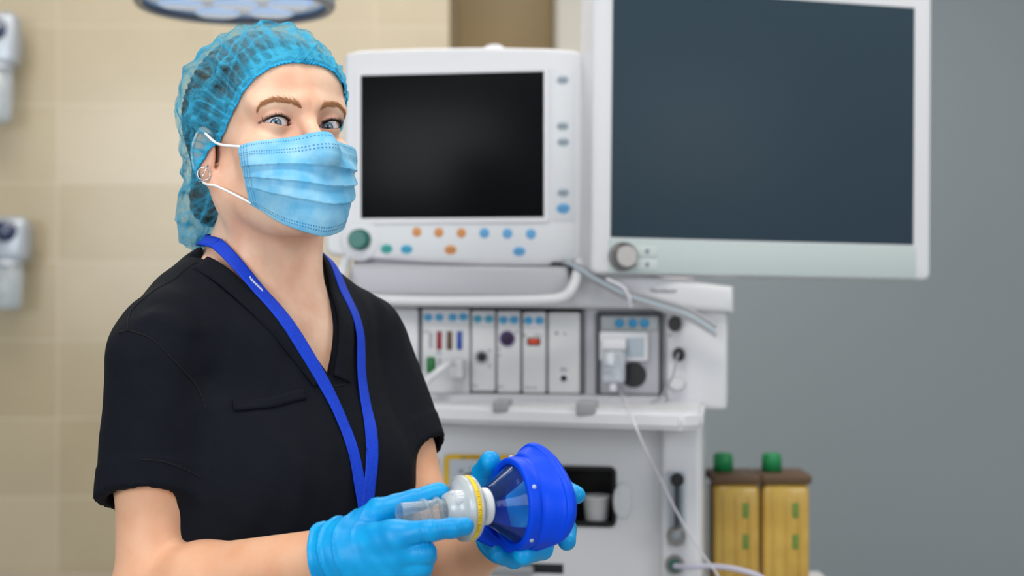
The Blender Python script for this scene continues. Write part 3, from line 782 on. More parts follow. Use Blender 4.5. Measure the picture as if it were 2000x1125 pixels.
for sx in (-1, 1):
    col = 2 if sx < 0 else nu-3
    ct = toH(G_[3, col][None])[0]; cb = toH(G_[-6, col][None])[0]
    back = [(sx*.0810, .020, .004), (sx*.0815, .030, -.012), (sx*.0800, .026, -.032)]
    up = spline([ct, ct*.5 + np.array([sx*.0765, .004, .004])*.5 + np.array([sx*.006, 0, -.003]), np.array([sx*.0790, .008, .010]), back[0], back[1]], 40)
    dn = spline([cb, cb*.5 + np.array([sx*.068, .000, -.044])*.5 + np.array([sx*.005, 0, -.002]), np.array([sx*.0735, .010, -.046]), back[2], back[1]], 40)
    for w in (up, dn):
        w2 = fromH(w); dd = evalf(body, w2); g = grad(body, w2); g /= nrm(g)[:, None]
        w2 = w2 + g*np.clip(.0018-dd, 0, .02)[:, None]
        obj('ear_loop', MB().add(*tube(w2, .0014, 8)), M_LOOP, mask_o)
# ---- earring
ec = fromH((-.082, .006, -.038)); M_SILV = mat('silver', 'D8D6D2', rough=.18, metal=1)
er = MB(); e1 = np.array([.93, .36, 0]); e2 = np.array([0, 0, 1.]); en = np.array([.36, -.93, 0]); ec = ec + en*.003
er.add(*tube([ec + (e1*math.cos(a) + e2*math.sin(a))*.0068 for a in np.linspace(0, 2*math.pi, 40, endpoint=False)], .0008, 8, closed=True))
ec = ec*1.0; er.add(*tube([ec - (e1*.45 + e2*.9)*.0105 + en*.001, ec + (e1*.45 + e2*.9)*.0105 + en*.001], .0008, 8))
obj('earring', er, M_SILV, person)

# ---- lanyard
def both(p): return smin(smin(head(toH(p)), cone(p, NK0, NK1, .050, .054), .022), scrub_solid(p), .02)
M_LAN = mat('lanyard_webbing', '0636B8', rough=.6, spec=.3, bump=(900, .4, .0006), var=(500, '0640CC'))
lan = root('lanyard', 'bright blue ribbon lanyard hanging round the neck of the person in black scrubs', 'lanyard', loc=tuple(fromT((0, -.12, 1.15))))
p1 = on(both, [(424, 478), (446, 510), (488, 548), (522, 586), (560, 638), (604, 704), (645, 768), (672, 830), (688, 895), (700, 950), (708, 990), (716, 1030)], 110)
p2h = [hit(both, x, y, 1.15) for x, y in ((696, 700), (710, 765), (720, 840), (723, 900), (720, 950), (714, 990), (711, 1030))]
p2 = project(both, spline([fromT((.060, .020, 1.430)), fromT((.0625, -.010, 1.415)), fromT((.0625, -.035, 1.395)), fromT((.061, -.065, 1.370)), fromT((.059, -.095, 1.335))] + p2h, 110), 0, 4)
p1 += np.linspace(0, 1, 110)[:, None]*0
def smoothp(p, it=160):
    p = p.copy()
    for _ in range(it): p[1:-1] = (p[:-2]+2*p[1:-1]+p[2:])/4
    return p
for p_ in (p1, p2):
    p_ = smoothp(p_); dd = evalf(both, p_); g = grad(both, p_); g /= nrm(g)[:, None]; p_ += g*np.clip(.0014-dd, 0, .03)[:, None]
    rv, rf = ribbon(p_, .0155, both, .0030, .0013, nw=7); obj('ribbon', MB().add(push_out(rv, scrub, .0012), rf), M_LAN, lan)
nc = NK1 + (NK0-NK1)*((p1[0][2]-NK1[2])/(NK0[2]-NK1[2])); a1 = math.atan2(*(p1[0]-nc)[1::-1]) % (2*math.pi); a2 = math.atan2(*(p2[0]-nc)[1::-1]); a2 = a2 - 2*math.pi if a2 > math.pi else a2
r1_, r2_ = nrm((p1[0]-nc)[:2]), nrm((p2[0]-nc)[:2])
bk = [np.array([nc[0]+math.cos(a1+(a2-a1)*t)*(r1_+(r2_-r1_)*t), nc[1]+math.sin(a1+(a2-a1)*t)*(r1_+(r2_-r1_)*t), p1[0][2]+(p2[0][2]-p1[0][2])*t + .012*math.sin(math.pi*t)]) for t in np.linspace(0, 1, 50)]
bk = project(both, np.array(bk), .001, 4); obj('ribbon', MB().add(*ribbon(bk, .0155, both, .0025, .0013)), M_LAN, lan)
mk = MB()
cc = p1[:22]
for i in range(6):
    a = on(both, [(486+i*4.2, 543+i*4.5), (490+i*4.2, 553+i*4.0)], 6); mk.add(*ribbon(a, .0013, both, .0033, .0006))
obj('printed_marks', mk, mat('lanyard_print', 'C9CED6', rough=.6), lan)
# ================================================================ THE BREATHING MASK SHE HOLDS
A0 = P(782, 1004, 1.318); AX = np.array([.891, .454, .012]); AX /= np.linalg.norm(AX)
E1 = np.array([.454, -.891, 0]); E2 = np.cross(E1, AX); E2 = E2/np.linalg.norm(E2)
if E2[2] < 0: E2 = -E2
def clear(name, col, rough=.04, ior=1.42, tint=None, w=.86):
    """thin clear plastic: mostly see-through with a bright surface reflection"""
    m = bpy.data.materials.new(name); m.use_nodes = True; nt = m.node_tree; out = nt.nodes['Material Output']; b = nt.nodes['Principled BSDF']
    b.inputs['Base Color'].default_value = lin(col); b.inputs['Roughness'].default_value = rough; b.inputs['Specular IOR Level'].default_value = .7; b.inputs['Coat Weight'].default_value = .6; b.inputs['Coat Roughness'].default_value = .03
    t = nt.nodes.new('ShaderNodeBsdfTransparent'); t.inputs[0].default_value = lin(tint or 'F4F8FA'); lw = nt.nodes.new('ShaderNodeLayerWeight'); lw.inputs[0].default_value = .28
    mr = nt.nodes.new('ShaderNodeMapRange'); mr.inputs[3].default_value = 1-w; mr.inputs[4].default_value = .75; nt.links.new(lw.outputs['Facing'], mr.inputs[0])
    mx = nt.nodes.new('ShaderNodeMixShader'); nt.links.new(mr.outputs[0], mx.inputs[0]); nt.links.new(t.outputs[0], mx.inputs[1]); nt.links.new(b.outputs[0], mx.inputs[2]); nt.links.new(mx.outputs[0], out.inputs[0])
    return m
M_CLEAR = clear('clear_plastic', 'C4D2DA', w=.91)
M_CONE = clear('clear_dome_plastic', '2F4E80', tint='C6DAF2', rough=.06, w=.88)
M_FROST = clear('frosted_plastic', 'D9DEE0', rough=.25, w=.45)
M_BLUE = mat('blue_silicone', '0044DA', rough=.46, spec=.18, bump=(60, .05, .001))
M_YEL = mat('yellow_band_print', 'F0C90A', rough=.5); M_WHT = mat('white_plastic', 'E4E6E8', rough=.4); M_GRYP = mat('grey_plastic_ring', '9DA2A8', rough=.45)
dev = root('resuscitation_mask', 'blue cushioned breathing mask with clear cone and valve, held in gloved hands', 'breathing mask', loc=tuple(A0+AX*.10))
def dl(name, prof, m, par, n=64, cap=False, auto=None):
    return obj(name, MB().add(*lathe(prof, A0, AX, n, cap)), m, par, auto=auto)
tb = dl('connector_tube', [(.0090, .001), (.0098, -.001), (.0104, .001), (.0106, .022), (.0112, .0245), (.0106, .027), (.0106, .033), (.0116, .0355), (.0116, .0375), (.0106, .040), (.0112, .050), (.0086, .050), (.0086, .003), (.0090, .001)], M_CLEAR, dev)
for s_, r_ in ((.0235, .0125), (.037, .0130)): dl('tube_ring', [(r_-.0015, s_-.0010), (r_, s_-.0008), (r_, s_+.0008), (r_-.0015, s_+.0010), (r_-.0030, s_), (r_-.0015, s_-.0010)], M_CLEAR, tb)
hs = dl('valve_housing', [(.0110, .044), (.0150, .046), (.0175, .052), (.0190, .056), (.0262, .058), (.0292, .060), (.0302, .0625), (.0302, .0650), (.0285, .0655), (.0285, .0630), (.0255, .0605), (.0180, .0590), (.0150, .053), (.0105, .048)], M_FROST, dev)
dl('yellow_band', [(.0295, .0650), (.0309, .0652), (.0309, .0698), (.0295, .0700)], M_YEL, dev)
dl('valve_rim', [(.0293, .0605), (.0312, .0612), (.0314, .0648), (.0300, .0650)], M_FROST, dev)
dl('valve_back', [(.0309, .0699), (.0312, .0718), (.0298, .0735), (.0200, .0750), (.0172, .0760)], M_FROST, dev)
dl('inner_disc', [(.0001, .060), (.020, .0600), (.0255, .0620), (.0285, .0660)], clear('milky_disc', 'C8CCD0', rough=.3, w=.25), dev)
dl('collar', [(.0165, .0745), (.0172, .0750), (.0172, .0815), (.0166, .0818), (.0166, .0822), (.0178, .0828), (.0178, .0885), (.0170, .0900), (.0140, .0900)], M_WHT, dev, auto=40)
dl('collar_ring', [(.0166, .0768), (.0176, .0772), (.0176, .0812), (.0166, .0816)], M_GRYP, dev)
pc = A0 + AX*.0575 + E2*.0130 + E1*.012
cap_ = MB().add(*lathe([(.0001, -.0075), (.0050, -.0075), (.0056, -.0070), (.0056, .001), (.0064, .001), (.0064, .004)], pc, AX, 28))
for i in range(14):
    a = 2*math.pi*i/14; c = pc + (E1*math.cos(a) + E2*math.sin(a))*.0057; cap_.add(*tube([c - AX*.0068, c + AX*.0005], .0006, 5))
obj('port_cap', cap_, M_WHT, dev, auto=40)
cn = dl('clear_cone', [(.0150, .0885), (.0178, .0890), (.0196, .0910), (.0215, .0945), (.0250, .0990), (.0300, .1060), (.0345, .1122), (.0382, .1165), (.0396, .1180), (.0396, .1200), (.0370, .1196), (.0330, .1128), (.0282, .1060), (.0235, .0996), (.0196, .0948), (.0172, .0905), (.0150, .0900)], M_CONE, dev, n=96)
# blue cushion: closed profile swept round the axis, its outline longer towards chin and nose
dg = np.array([0, 45, 72, 92, 115, 150, 180, 205, 235, 270, 300, 330, 360])           # 0 = towards camera/right, 90 = up
RO = np.array([.060, .0490, .0510, .0570, .0565, .0520, .0580, .0730, .0590, .0490, .0470, .0550, .060])
SO = np.array([.1500, .1520, .1500, .1440, .1430, .1380, .1220, .1050, .1150, .1330, .1430, .1480, .1500])
def per(x, xp, fp):
    xe = np.concatenate([xp[:-1]-360, xp[:-1], xp[:-1]+360]); fe = np.concatenate([fp[:-1]]*3); i = np.searchsorted(xe, x) - 1
    p0, p1_, p2_, p3 = fe[i-1], fe[i], fe[i+1], fe[i+2]; u = (x-xe[i])/(xe[i+1]-xe[i]); return .5*(2*p1_ + (p2_-p0)*u + (2*p0-5*p1_+4*p2_-p3)*u*u + (3*p1_-p0-3*p2_+p3)*u**3)
n = 160; cv = []
for i in range(n):
    a = 360*i/n; ro = float(per(a, dg, RO)); so = float(per(a, dg, SO)); k = (ro-.045)
    prof = [(.0375, .1165), (.0385, .1140), (.0420, .1135), (.0445, .1150), (.0450, .1190), (.0450, min(.1235, so-.004)), (.0440, min(.1275, so-.001)), (.0445+.25*k, .1275*.45+so*.55-.007), (.0445+.70*k, so-.0060), (ro-.0015, so-.0045), (ro, so), (ro-.0030, so+.0055), (ro-.0100, so+.0075), (ro-.0190, so+.0050), (.0270, so-.0040), (.0240, so-.0080), (.0400, .1300), (.0375, .1210), (.0375, .1165)]
    pr = spline(prof, 70); ar = R(a)
    for r_, s_ in pr: cv.append(A0 + AX*s_ + (E1*math.cos(ar) + E2*math.sin(ar))*r_)
fc = []
for i in range(n):
    j = (i+1) % n
    for k in range(69): fc.append((i*70+k, j*70+k, j*70+k+1, i*70+k+1))
cu = obj('cushion', (cv, fc[::1]), M_BLUE, dev)
for a in (28, -42, 100, 190, 260):
    ar = R(a); c = A0 + AX*.1195 + (E1*math.cos(ar) + E2*math.sin(ar))*.0450; nn = E1*math.cos(ar) + E2*math.sin(ar)
    obj('stud', MB().add(*lathe([(.0022, -.0008), (.0022, .0006), (.0014, .0014), (.0001, .0016)], c, nn, 16)), clear('clear_stud', 'D0DCE8', w=.4), cu)
# small print round the yellow band
mk = MB()
for i, w_ in enumerate([1, .6, 1, .4, 1, .8, 0, 1, .5, 1, .9, .7, 0, 1, .6, .8, 1]):
    if not w_: continue
    a0 = R(38 - i*4.6)
    c = [A0 + AX*(.0662 + t*.0022*w_) + (E1*math.cos(a0+dd) + E2*math.sin(a0+dd))*.0311 for t, dd in ((0, 0), (1, 0), (1, -.035), (0, -.035))]
    mk.add(c, [(0, 1, 2, 3)])
obj('printed_marks', mk, mat('band_print', '96832A', rough=.6), dev, smooth=False)
# ================================================================ THE ROOM
def tile_material(name, c1, c2, grout, w, h, ox, oz, rough=.22, vert='y'):
    m = mat(name, c1, rough=rough, spec=.5); b = m.node_tree.nodes['Principled BSDF']
    g = N(m, 'NewGeometry'); sp = N(m, 'SeparateXYZ'); Lk(m, g.outputs['Position'], sp.inputs[0])
    cb = N(m, 'CombineXYZ'); Lk(m, Mth(m, 'ADD', sp.outputs[0 if vert == 'y' else 1], ox), cb.inputs[0]); Lk(m, Mth(m, 'ADD', sp.outputs[2], oz), cb.inputs[1])
    t = N(m, 'TexBrick'); t.offset = 0; t.inputs['Scale'].default_value = 1; t.inputs['Brick Width'].default_value = w; t.inputs['Row Height'].default_value = h
    t.inputs['Mortar Size'].default_value = .0022; t.inputs['Mortar Smooth'].default_value = .3; t.inputs['Color1'].default_value = lin(c1); t.inputs['Color2'].default_value = lin(c2); t.inputs['Mortar'].default_value = lin(grout)
    Lk(m, cb.outputs[0], t.inputs['Vector'])
    n = N(m, 'TexNoise'); n.inputs['Scale'].default_value = 3.5; n.inputs['Detail'].default_value = 6; Lk(m, cb.outputs[0], n.inputs['Vector'])
    hs = N(m, 'HueSaturation'); Lk(m, t.outputs['Color'], hs.inputs['Color']); Lk(m, Mth(m, 'ADD', Mth(m, 'MULTIPLY', n.outputs['Fac'], .22), .89), hs.inputs['Value'])
    Lk(m, hs.outputs[0], b.inputs['Base Color'])
    bp = N(m, 'Bump'); bp.inputs['Strength'].default_value = .3; bp.inputs['Distance'].default_value = .002; bp.invert = True; Lk(m, t.outputs['Fac'], bp.inputs['Height']); Lk(m, bp.outputs['Normal'], b.inputs['Normal'])
    return m
WY = 4.20; pxm = FPX/WY
def X(px, y): return (px-1000)/FPX*y
def Z(py, y): return CAMZ - (py-562.5)/FPX*y
M_TILE = tile_material('beige_wall_tile', 'B6AA94', 'A99C81', 'C0B5A0', .47, .2315, -X(112, WY), -Z(205, WY), rough=.2)
M_TILE2 = tile_material('tan_wall_tile', 'B79C6C', 'B0945F', 'BFA97E', .47, .2315, -.1, -Z(205, WY), rough=.3)
xc = X(877, WY)
struct(obj('wall_back', MB().add(*rbox(-4.2, xc, WY, WY+.9, 0, 3.0)), M_TILE, smooth=False))
struct(obj('wall_recess', MB().add(*rbox(xc+.0005, 4.4, WY+.75, WY+.9, 0, 3.0)), M_TILE2, smooth=False))
M_COLM = mat('painted_column', 'CFCBC2', rough=.6)
struct(obj('trim_1', MB().add(*rbox(X(1082, 4.7), X(1165, 4.7), 4.62, WY+.74, 0, 3.0, .02)), M_COLM, smooth=True))
struct(obj('wall_partition', MB().add(*rbox(X(1165, 4.7)+.001, 3.29, 4.66, WY+.74, 0, 3.0)), mat('partition_paint', '8E979E', rough=.6, bump=(20, .05, .002)), smooth=False))
M_PAINT = mat('grey_wall_paint', 'B9BEC2', rough=.75, bump=(30, .05, .002))
struct(obj('wall_right', MB().add(*rbox(3.3, 3.42, -1.2, WY+.75, 0, 3.0)), M_PAINT, smooth=False))
struct(obj('floor', MB().add(*rbox(-4.2, 4.4, -2.4, 5.2, -.1, 0)), mat('vinyl_floor', 'A9ABA6', rough=.35, var=(9, 'A0A29D')), smooth=False))
struct(obj('ceiling', MB().add(*rbox(-4.2, 4.4, -.2, 5.2, 3.0, 3.1)), mat('ceiling_paint', 'E6E6E2', rough=.8), smooth=False))
struct(obj('trim_2', MB().add(*rbox(-4.2, xc, WY-.03, WY-.0005, Z(1240, WY), Z(1116, WY), .008)), mat('wall_guard_rail', 'A09583', rough=.5)))
for i, (cx, cy, w, d) in enumerate(((-.2, .9, 1.2, .6), (-.6, 3.1, 2.4, .8), (1.5, 2.4, 1.2, .6))):
    lp = root('ceiling_light', ('small square-edged ceiling light panel above the camera', 'long ceiling light panel near the tiled back wall', 'small ceiling light panel above the right-hand machine')[i], 'ceiling light', loc=(cx, cy, 2.999), group='ceiling lights')
    obj('frame', MB().add(*rbox(cx-w/2-.02, cx+w/2+.02, cy-d/2-.02, cy+d/2+.02, 2.95, 2.9985, .004)), mat('lamp_frame', 'DADCDC', rough=.4), lp)
    obj('diffuser', MB().add(*rbox(cx-w/2, cx+w/2, cy-d/2, cy+d/2, 2.942, 2.949, .002)), mat('lamp_diffuser', 'FFFFFF', rough=.6, emis=('FFF6EA', 2.0)), lp)

# ---- surgical lamp above her head
lc = P(460, 8, 2.55); LR = .178
sl = root('surgical_lamp', 'round surgical lamp with blue glass and grey rim above the hair cap', 'surgical lamp', loc=tuple(lc))
obj('lamp_housing', MB().add(*lathe([(.0001, .075), (.06, .072), (.13, .055), (LR-.006, .028), (LR, .012), (LR, -.002), (LR-.004, -.007), (LR-.013, -.008), (LR-.016, -.002)], lc, (0, 0, 1), 80)), mat('lamp_grey_enamel', '8D9198', rough=.3, spec=.6), sl)
M_LENS = mat('lamp_blue_glass', '7FA6D8', rough=.12, spec=.8, coat=1, var=(26, 'D5E2F2'), emis=('86AEE0', .35))
obj('glass', MB().add(*lathe([(.0001, -.001), (LR-.05, .0), (LR-.015, .004)], lc, (0, 0, 1), 80)), M_LENS, sl)
M_LNS = mat('lamp_lens', '9DBCE6', rough=.15, coat=1, emis=('BCD6F8', .55))
for i in range(7):
    a = 2*math.pi*i/6; c = lc + (np.array([math.cos(a)*.098, math.sin(a)*.098, -.001]) if i < 6 else np.array([0, 0, -.001]))
    obj('lens', MB().add(*lathe([(.0001, -.005), (.030, -.0045), (.040, -.002), (.0415, .001)], c, (0, 0, 1), 36)), M_LNS, sl)
obj('lamp_arm', MB().add(*tube(spline([lc+[0, 0, .07], lc+[0, 0, .16], lc+[.18, .15, .36], lc+[.45, .35, .62], (lc[0]+.45, lc[1]+.35, 2.99)], 40), .02, 12)), bpy.data.materials['lamp_grey_enamel'], sl)

# ---- suction regulators fixed to the left part of the tiled wall
M_SG = mat('pale_grey_metal', 'A9B0BA', rough=.3, metal=.3); M_NAVY = mat('dark_blue_dial', '1C2B4E', rough=.25, coat=1)
M_JAR = clear('clear_jar', 'C9D2DC', w=.55)
for (px, py, hh, lab) in ((-6, 70, 1.25, 'grey wall suction unit with dark dial, upper one at the left edge'), (14, 462, 1.05, 'grey wall suction unit with dark dial and pale jar, lower one at the left edge')):
    y = WY-.10; c = np.array([X(px, y), y, Z(py, y)])
    ru = root('suction_regulator', lab, 'suction unit', loc=(c[0], WY, c[2]), group='suction units on the tiled wall')
    obj('regulator_body', MB().add(*rbox(c[0]-.062, c[0]+.062, y-.03, y+.05, c[2]-.075*hh, c[2]+.055*hh, .028, 5)), M_SG, ru)
    obj('dial', MB().add(*lathe([(.0001, .012), (.028, .012), (.032, .006), (.032, -.004)], c + np.array([.006, -.03, .015]), (.15, -1, 0), 32)), M_NAVY, ru)
    obj('wall_bracket', MB().add(*rbox(c[0]-.045, c[0]+.045, y+.049, WY-.0005, c[2]-.04, c[2]+.03, .008)), M_SG, ru)
    obj('jar', MB().add(*lathe([(.0001, -.20*hh), (.034, -.20*hh), (.042, -.185*hh), (.046, -.08*hh), (.03, -.068*hh)], c, (0, 0, 1), 32)), M_JAR, ru)
    obj('jar_lid', MB().add(*lathe([(.030, -.085*hh), (.0475, -.085*hh), (.0475, -.070*hh), (.02, -.060*hh)], c, (0, 0, 1), 32)), M_SG, ru)

# ================================================================ THE ANAESTHESIA MACHINE
PSI = R(9); D0 = 2.36
MO = Vector((X(885, D0), D0, 0)); MM = Matrix.Translation(MO) @ Matrix.Rotation(-PSI, 4, 'Z')
MMi = np.array(MM.inverted())
def mp(px, py, ly=0.0, Mi=MMi):
    """machine coordinates of the point of plane y = ly seen at a pixel"""
    o = Mi[:3, :3] @ np.array([0, 0, CAMZ]) + Mi[:3, 3]; d = Mi[:3, :3] @ (P(px, py, 1.) - np.array([0, 0, CAMZ]))
    t = (ly-o[1])/d[1]; q = o + d*t; return q[0], q[2]
def mb_box(x0, y0, x1, y1, ly0, ly1, b=.003, seg=3, Mi=MMi):
    a = mp(x0, y1, ly0, Mi); c = mp(x1, y0, ly0, Mi); return rbox(a[0], c[0], ly0, ly1, a[1], c[1], b, seg)
def mrr(x0, y0, x1, y1, ly, r, Mi=MMi):
    a = mp(x0, y1, ly, Mi); c = mp(x1, y0, ly, Mi); return rrect(a[0], c[0], a[1], c[1], r)
def mpoly(pts, ly, Mi=MMi): return [mp(x, y, ly, Mi) for x, y in pts]
def mdisc(px, py, ly, rx, rz, h=.003, n=28, dome=True, Mi=MMi):
    """small button proud of plane ly; radii in metres"""
    x, z = mp(px, py, ly, Mi); pr = [(.0001, -h), (.75, -h), (.93, -h*.7), (1, 0), (1, .001)] if dome else [(.0001, -h), (.96, -h), (1, -h*.8), (1, .001)]
    v = []; f = []
    for r_, s_ in pr:
        for i in range(n):
            a = 2*math.pi*i/n; v.append((x+math.cos(a)*r_*rx, ly+s_, z+math.sin(a)*r_*rz))
    for j in range(len(pr)-1):
        for i in range(n): k = (i+1) % n; f.append((j*n+i, (j+1)*n+i, (j+1)*n+k, j*n+k))
    return v, f
def mo(name, piece, m, par, auto=35): return obj(name, MB().add(*piece), m, par, local=True, auto=auto)
def ring_plate(x0, y0, x1, y1, r, w, ly, h, Mi=MMi):
    """rounded rectangular frame, w wide, proud of ly by h"""
    o_ = mrr(x0, y0, x1, y1, ly, r, Mi); a = mp(x0, y1, ly, Mi); c = mp(x1, y0, ly, Mi); i_ = rrect(a[0]+w, c[0]-w, a[1]+w, c[1]-w, max(r-w, .0008)); n = len(o_); v = []
    for pts, y in ((o_, ly), (o_, ly-h), (i_, ly-h), (i_, ly)): v += [(x, y, z) for x, z in pts]
    f = []
    for j in range(3):
        for i in range(n): k = (i+1) % n; f.append((j*n+i, j*n+k, (j+1)*n+k, (j+1)*n+i))
    return v, f
M_W = mat('white_machine_plastic', 'D6D6DA', rough=.38, spec=.4); M_W2 = mat('warm_white_plastic', 'CFCFD0', rough=.42)
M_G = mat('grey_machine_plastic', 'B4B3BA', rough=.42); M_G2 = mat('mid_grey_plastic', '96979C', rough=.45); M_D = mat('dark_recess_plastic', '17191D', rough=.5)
M_BK = mat('black_plastic', '0C0E10', rough=.35); M_BB = mat('light_blue_button', '3F9BCB', rough=.45); M_BB2 = mat('soft_blue_button', '5E9FD0', rough=.45); M_OR = mat('orange_button', 'CF8A4E', rough=.45)
M_GR = mat('green_button', '1A9A96', rough=.4); M_GB = mat('grey_button', 'A9B4BE', rough=.45); M_TXT = mat('dark_print', '2E3844', rough=.6); M_TXT2 = mat('grey_print', '848A94', rough=.6)
M_CH = mat('brushed_metal', '8E8A88', rough=.35, metal=.8)
def screen_material(name, col, rough):
    m = mat(name, col, rough=rough, spec=.08); return m
def marks(px, py, w, h, ly, nn, m, par, name='printed_marks', Mi=MMi):
    """row of small printed strokes, too small to read in the photograph"""
    mb = MB(); x0, z0 = mp(px-w/2, py+h/2, ly, Mi); x1, z1 = mp(px+w/2, py-h/2, ly, Mi); st = (x1-x0)/nn
    for i in range(nn):
        hh = (z1-z0)*(.62 if (i*7) % 5 in (1, 3) else 1); a = x0+i*st
        mb.add([(a, ly-.0003, z0), (a+st*.62, ly-.0003, z0), (a+st*.62, ly-.0003, z0+hh), (a, ly-.0003, z0+hh)], [(0, 1, 2, 3)])
    return obj(name, mb, m, par, local=True, smooth=False)

am = root('anesthesia_machine', 'large white and grey anaesthesia workstation filling the middle behind the person', 'medical machine', M=MM)
# main housing, upper rack block with openings built as a frame of boxes
FY = .03                                   # front plane of the rack block
xr0, zr1 = mp(700, 545, FY); xr1, _ = mp(1420, 545, FY)
def mbx(name, x0, y0, x1, y1, ly0, ly1, m, b=.004, par=am, seg=3): return mo(name, mb_box(x0, y0, x1, y1, ly0, ly1, b, seg), m, par)
def plate_with_holes(x0, y0, x1, y1, holes, ly, depth):
    """front plate divided round rectangular openings"""
    xs_ = sorted({x0, x1, *[h[0] for h in holes], *[h[2] for h in holes]}); ys_ = sorted({y0, y1, *[h[1] for h in holes], *[h[3] for h in holes]}); mb = MB()
    P0 = {}
    v = []; f = []
    for x in xs_:
        for y in ys_: q_ = mp(x, y, ly); P0[(x, y)] = len(v); v.append((q_[0], ly, q_[1]))
    def inside(cx, cy): return any(h[0] < cx < h[2] and h[1] < cy < h[3] for h in holes)
    for i in range(len(xs_)-1):
        for j in range(len(ys_)-1):
            if not inside((xs_[i]+xs_[i+1])/2, (ys_[j]+ys_[j+1])/2): f.append((P0[(xs_[i], ys_[j])], P0[(xs_[i], ys_[j+1])], P0[(xs_[i+1], ys_[j+1])], P0[(xs_[i+1], ys_[j])]))
    mb.add(v, f)
    def side(ax_, ay_, bx_, by_, flip=False):
        a = mp(ax_, ay_, ly); b = mp(bx_, by_, ly); q_ = [(a[0], ly, a[1]), (b[0], ly, b[1]), (b[0], ly+depth, b[1]), (a[0], ly+depth, a[1])]; mb.add(q_, [(0, 1, 2, 3) if not flip else (3, 2, 1, 0)])
    for hx0, hy0, hx1, hy1 in holes:
        side(hx0, hy0, hx1, hy0); side(hx1, hy0, hx1, hy1); side(hx1, hy1, hx0, hy1); side(hx0, hy1, hx0, hy0)
    side(x0, y0, x1, y0, True); side(x1, y0, x1, y1, True); side(x1, y1, x0, y1, True); side(x0, y1, x0, y0, True)
    return mb
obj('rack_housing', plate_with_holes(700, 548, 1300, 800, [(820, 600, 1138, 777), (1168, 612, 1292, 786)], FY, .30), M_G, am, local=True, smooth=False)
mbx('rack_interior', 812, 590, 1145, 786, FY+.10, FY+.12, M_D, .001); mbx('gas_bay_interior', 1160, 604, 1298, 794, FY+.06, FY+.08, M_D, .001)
M_FR = mat('dark_grey_frame', '565A60', rough=.5)
mo('rack_frame', ring_plate(814, 594, 1143, 783, .010, .006, FY, .004), M_FR, am); mo('bay_frame', ring_plate(1163, 607, 1297, 791, .008, .005, FY, .004), M_FR, am)
mo('top_cover', prism(mpoly([(690, 560), (1120, 560), (1135, 520), (1335, 548), (1432, 560), (1432, 612), (1300, 604), (700, 598)], FY-.03), FY-.03, FY+.32, .012), M_W, am)
mbx('side_panel', 1300, 600, 1420, 800, FY-.005, FY+.32, M_W, .008)
mbx('rear_body', 700, 540, 1350, 1700, FY+.36, FY+.62, M_G, .01)
# left blank module
mbx('blank_module', 700, 603, 817, 768, FY-.008, FY+.09, M_W, .006)
M_LT = mat('dark_latch', '2B303A', rough=.5)
def module(x0, x1, y0, y1, header=True):
    t = mo('module', mb_box(x0, y0, x1, y1, FY-.006, FY+.09, .004), M_W2, am)
    mo('module_header', mb_box(x0+2, y0+2, x1-2, y0+31, FY-.0085, FY-.004, .002), M_W, t) if header else None
    mo('module_latch', mb_box(x0+6, y1-2, x1-8, y1+9, FY+.004, FY+.03, .002), M_LT, t)
    return t
BY_ = FY-.0085
m1 = module(823, 917, 603, 768)
for x, y in ((836, 620), (858, 620), (884, 620), (905, 619)): mo('button', mdisc(x, y, BY_, .0075, .0065), M_BB, m1)
for x, c in ((857, '8C1528'), (877, '5A3A20'), (897, '15449C')):
    mo('socket', mb_box(x-5, 647, x+5, 683, FY-.010, FY, .002), mat('socket_colour', c, rough=.4), m1)
mo('socket', mb_box(832, 697, 849, 729, FY-.011, FY, .004), mat('green_socket', '157A38', rough=.4), m1)
for i in range(2):
    for j in range(4): mo('pin_hole', mdisc(837+i*8, 702+j*7.5, FY-.011, .0016, .0016, .0006), M_BK, m1)
marks(842, 665, 8, 30, FY-.006, 2, M_TXT2, m1); marks(858, 690, 12, 4, FY-.006, 3, M_TXT2, m1); marks(834, 648, 14, 4, FY-.006, 4, M_TXT2, m1); marks(860, 706, 5, 16, FY-.006, 1, M_TXT2, m1)
m2 = module(920, 967, 606, 765)
for x in (933, 955): mo('button', mdisc(x, 623, BY_, .0075, .0065), mat('teal_button', '3C9CB8', rough=.45), m2)
mo('socket', mdisc(941, 697, FY-.006, .0110, .0110, .004, dome=False), M_G2, m2); mo('socket_core', mdisc(941, 697, FY-.010, .0075, .0075, .001, dome=False), M_D, m2)
marks(957, 685, 7, 5, FY-.006, 2, M_TXT2, m2); marks(957, 715, 7, 5, FY-.006, 2, M_TXT2, m2); marks(928, 753, 14, 4, FY-.006, 4, M_TXT2, m2)
m3 = module(970, 1016, 607, 767)
for x in (983, 1004): mo('button', mdisc(x, 625, BY_, .0075, .0065), M_BB, m3)
mo('socket', mdisc(991, 661, FY-.006, .0128, .0128, .005, dome=False), mat('purple_socket', '5C3A78', rough=.4), m3); mo('socket_core', mdisc(991, 661, FY-.011, .0100, .0100, .001, dome=False), mat('purple_core', '241838', rough=.5), m3)
marks(1010, 648, 8, 4, FY-.006, 3, M_TXT2, m3); marks(976, 682, 5, 5, FY-.006, 2, M_TXT2, m3); marks(976, 694, 5, 5, FY-.006, 2, M_TXT2, m3); marks(979, 755, 14, 4, FY-.006, 4, M_TXT2, m3)
m4 = module(1020, 1066, 609, 768)
for x in (1032, 1054): mo('button', mdisc(x, 626, BY_, .0075, .0065), M_BB, m4)
mo('socket', mb_box(1029, 660, 1055, 674, FY-.010, FY, .002), mat('brown_socket', '6E2414', rough=.4), m4); mo('socket_core', mb_box(1033, 663, 1051, 671, FY-.0115, FY-.009, .001), mat('red_socket', 'D2451E', rough=.4), m4)
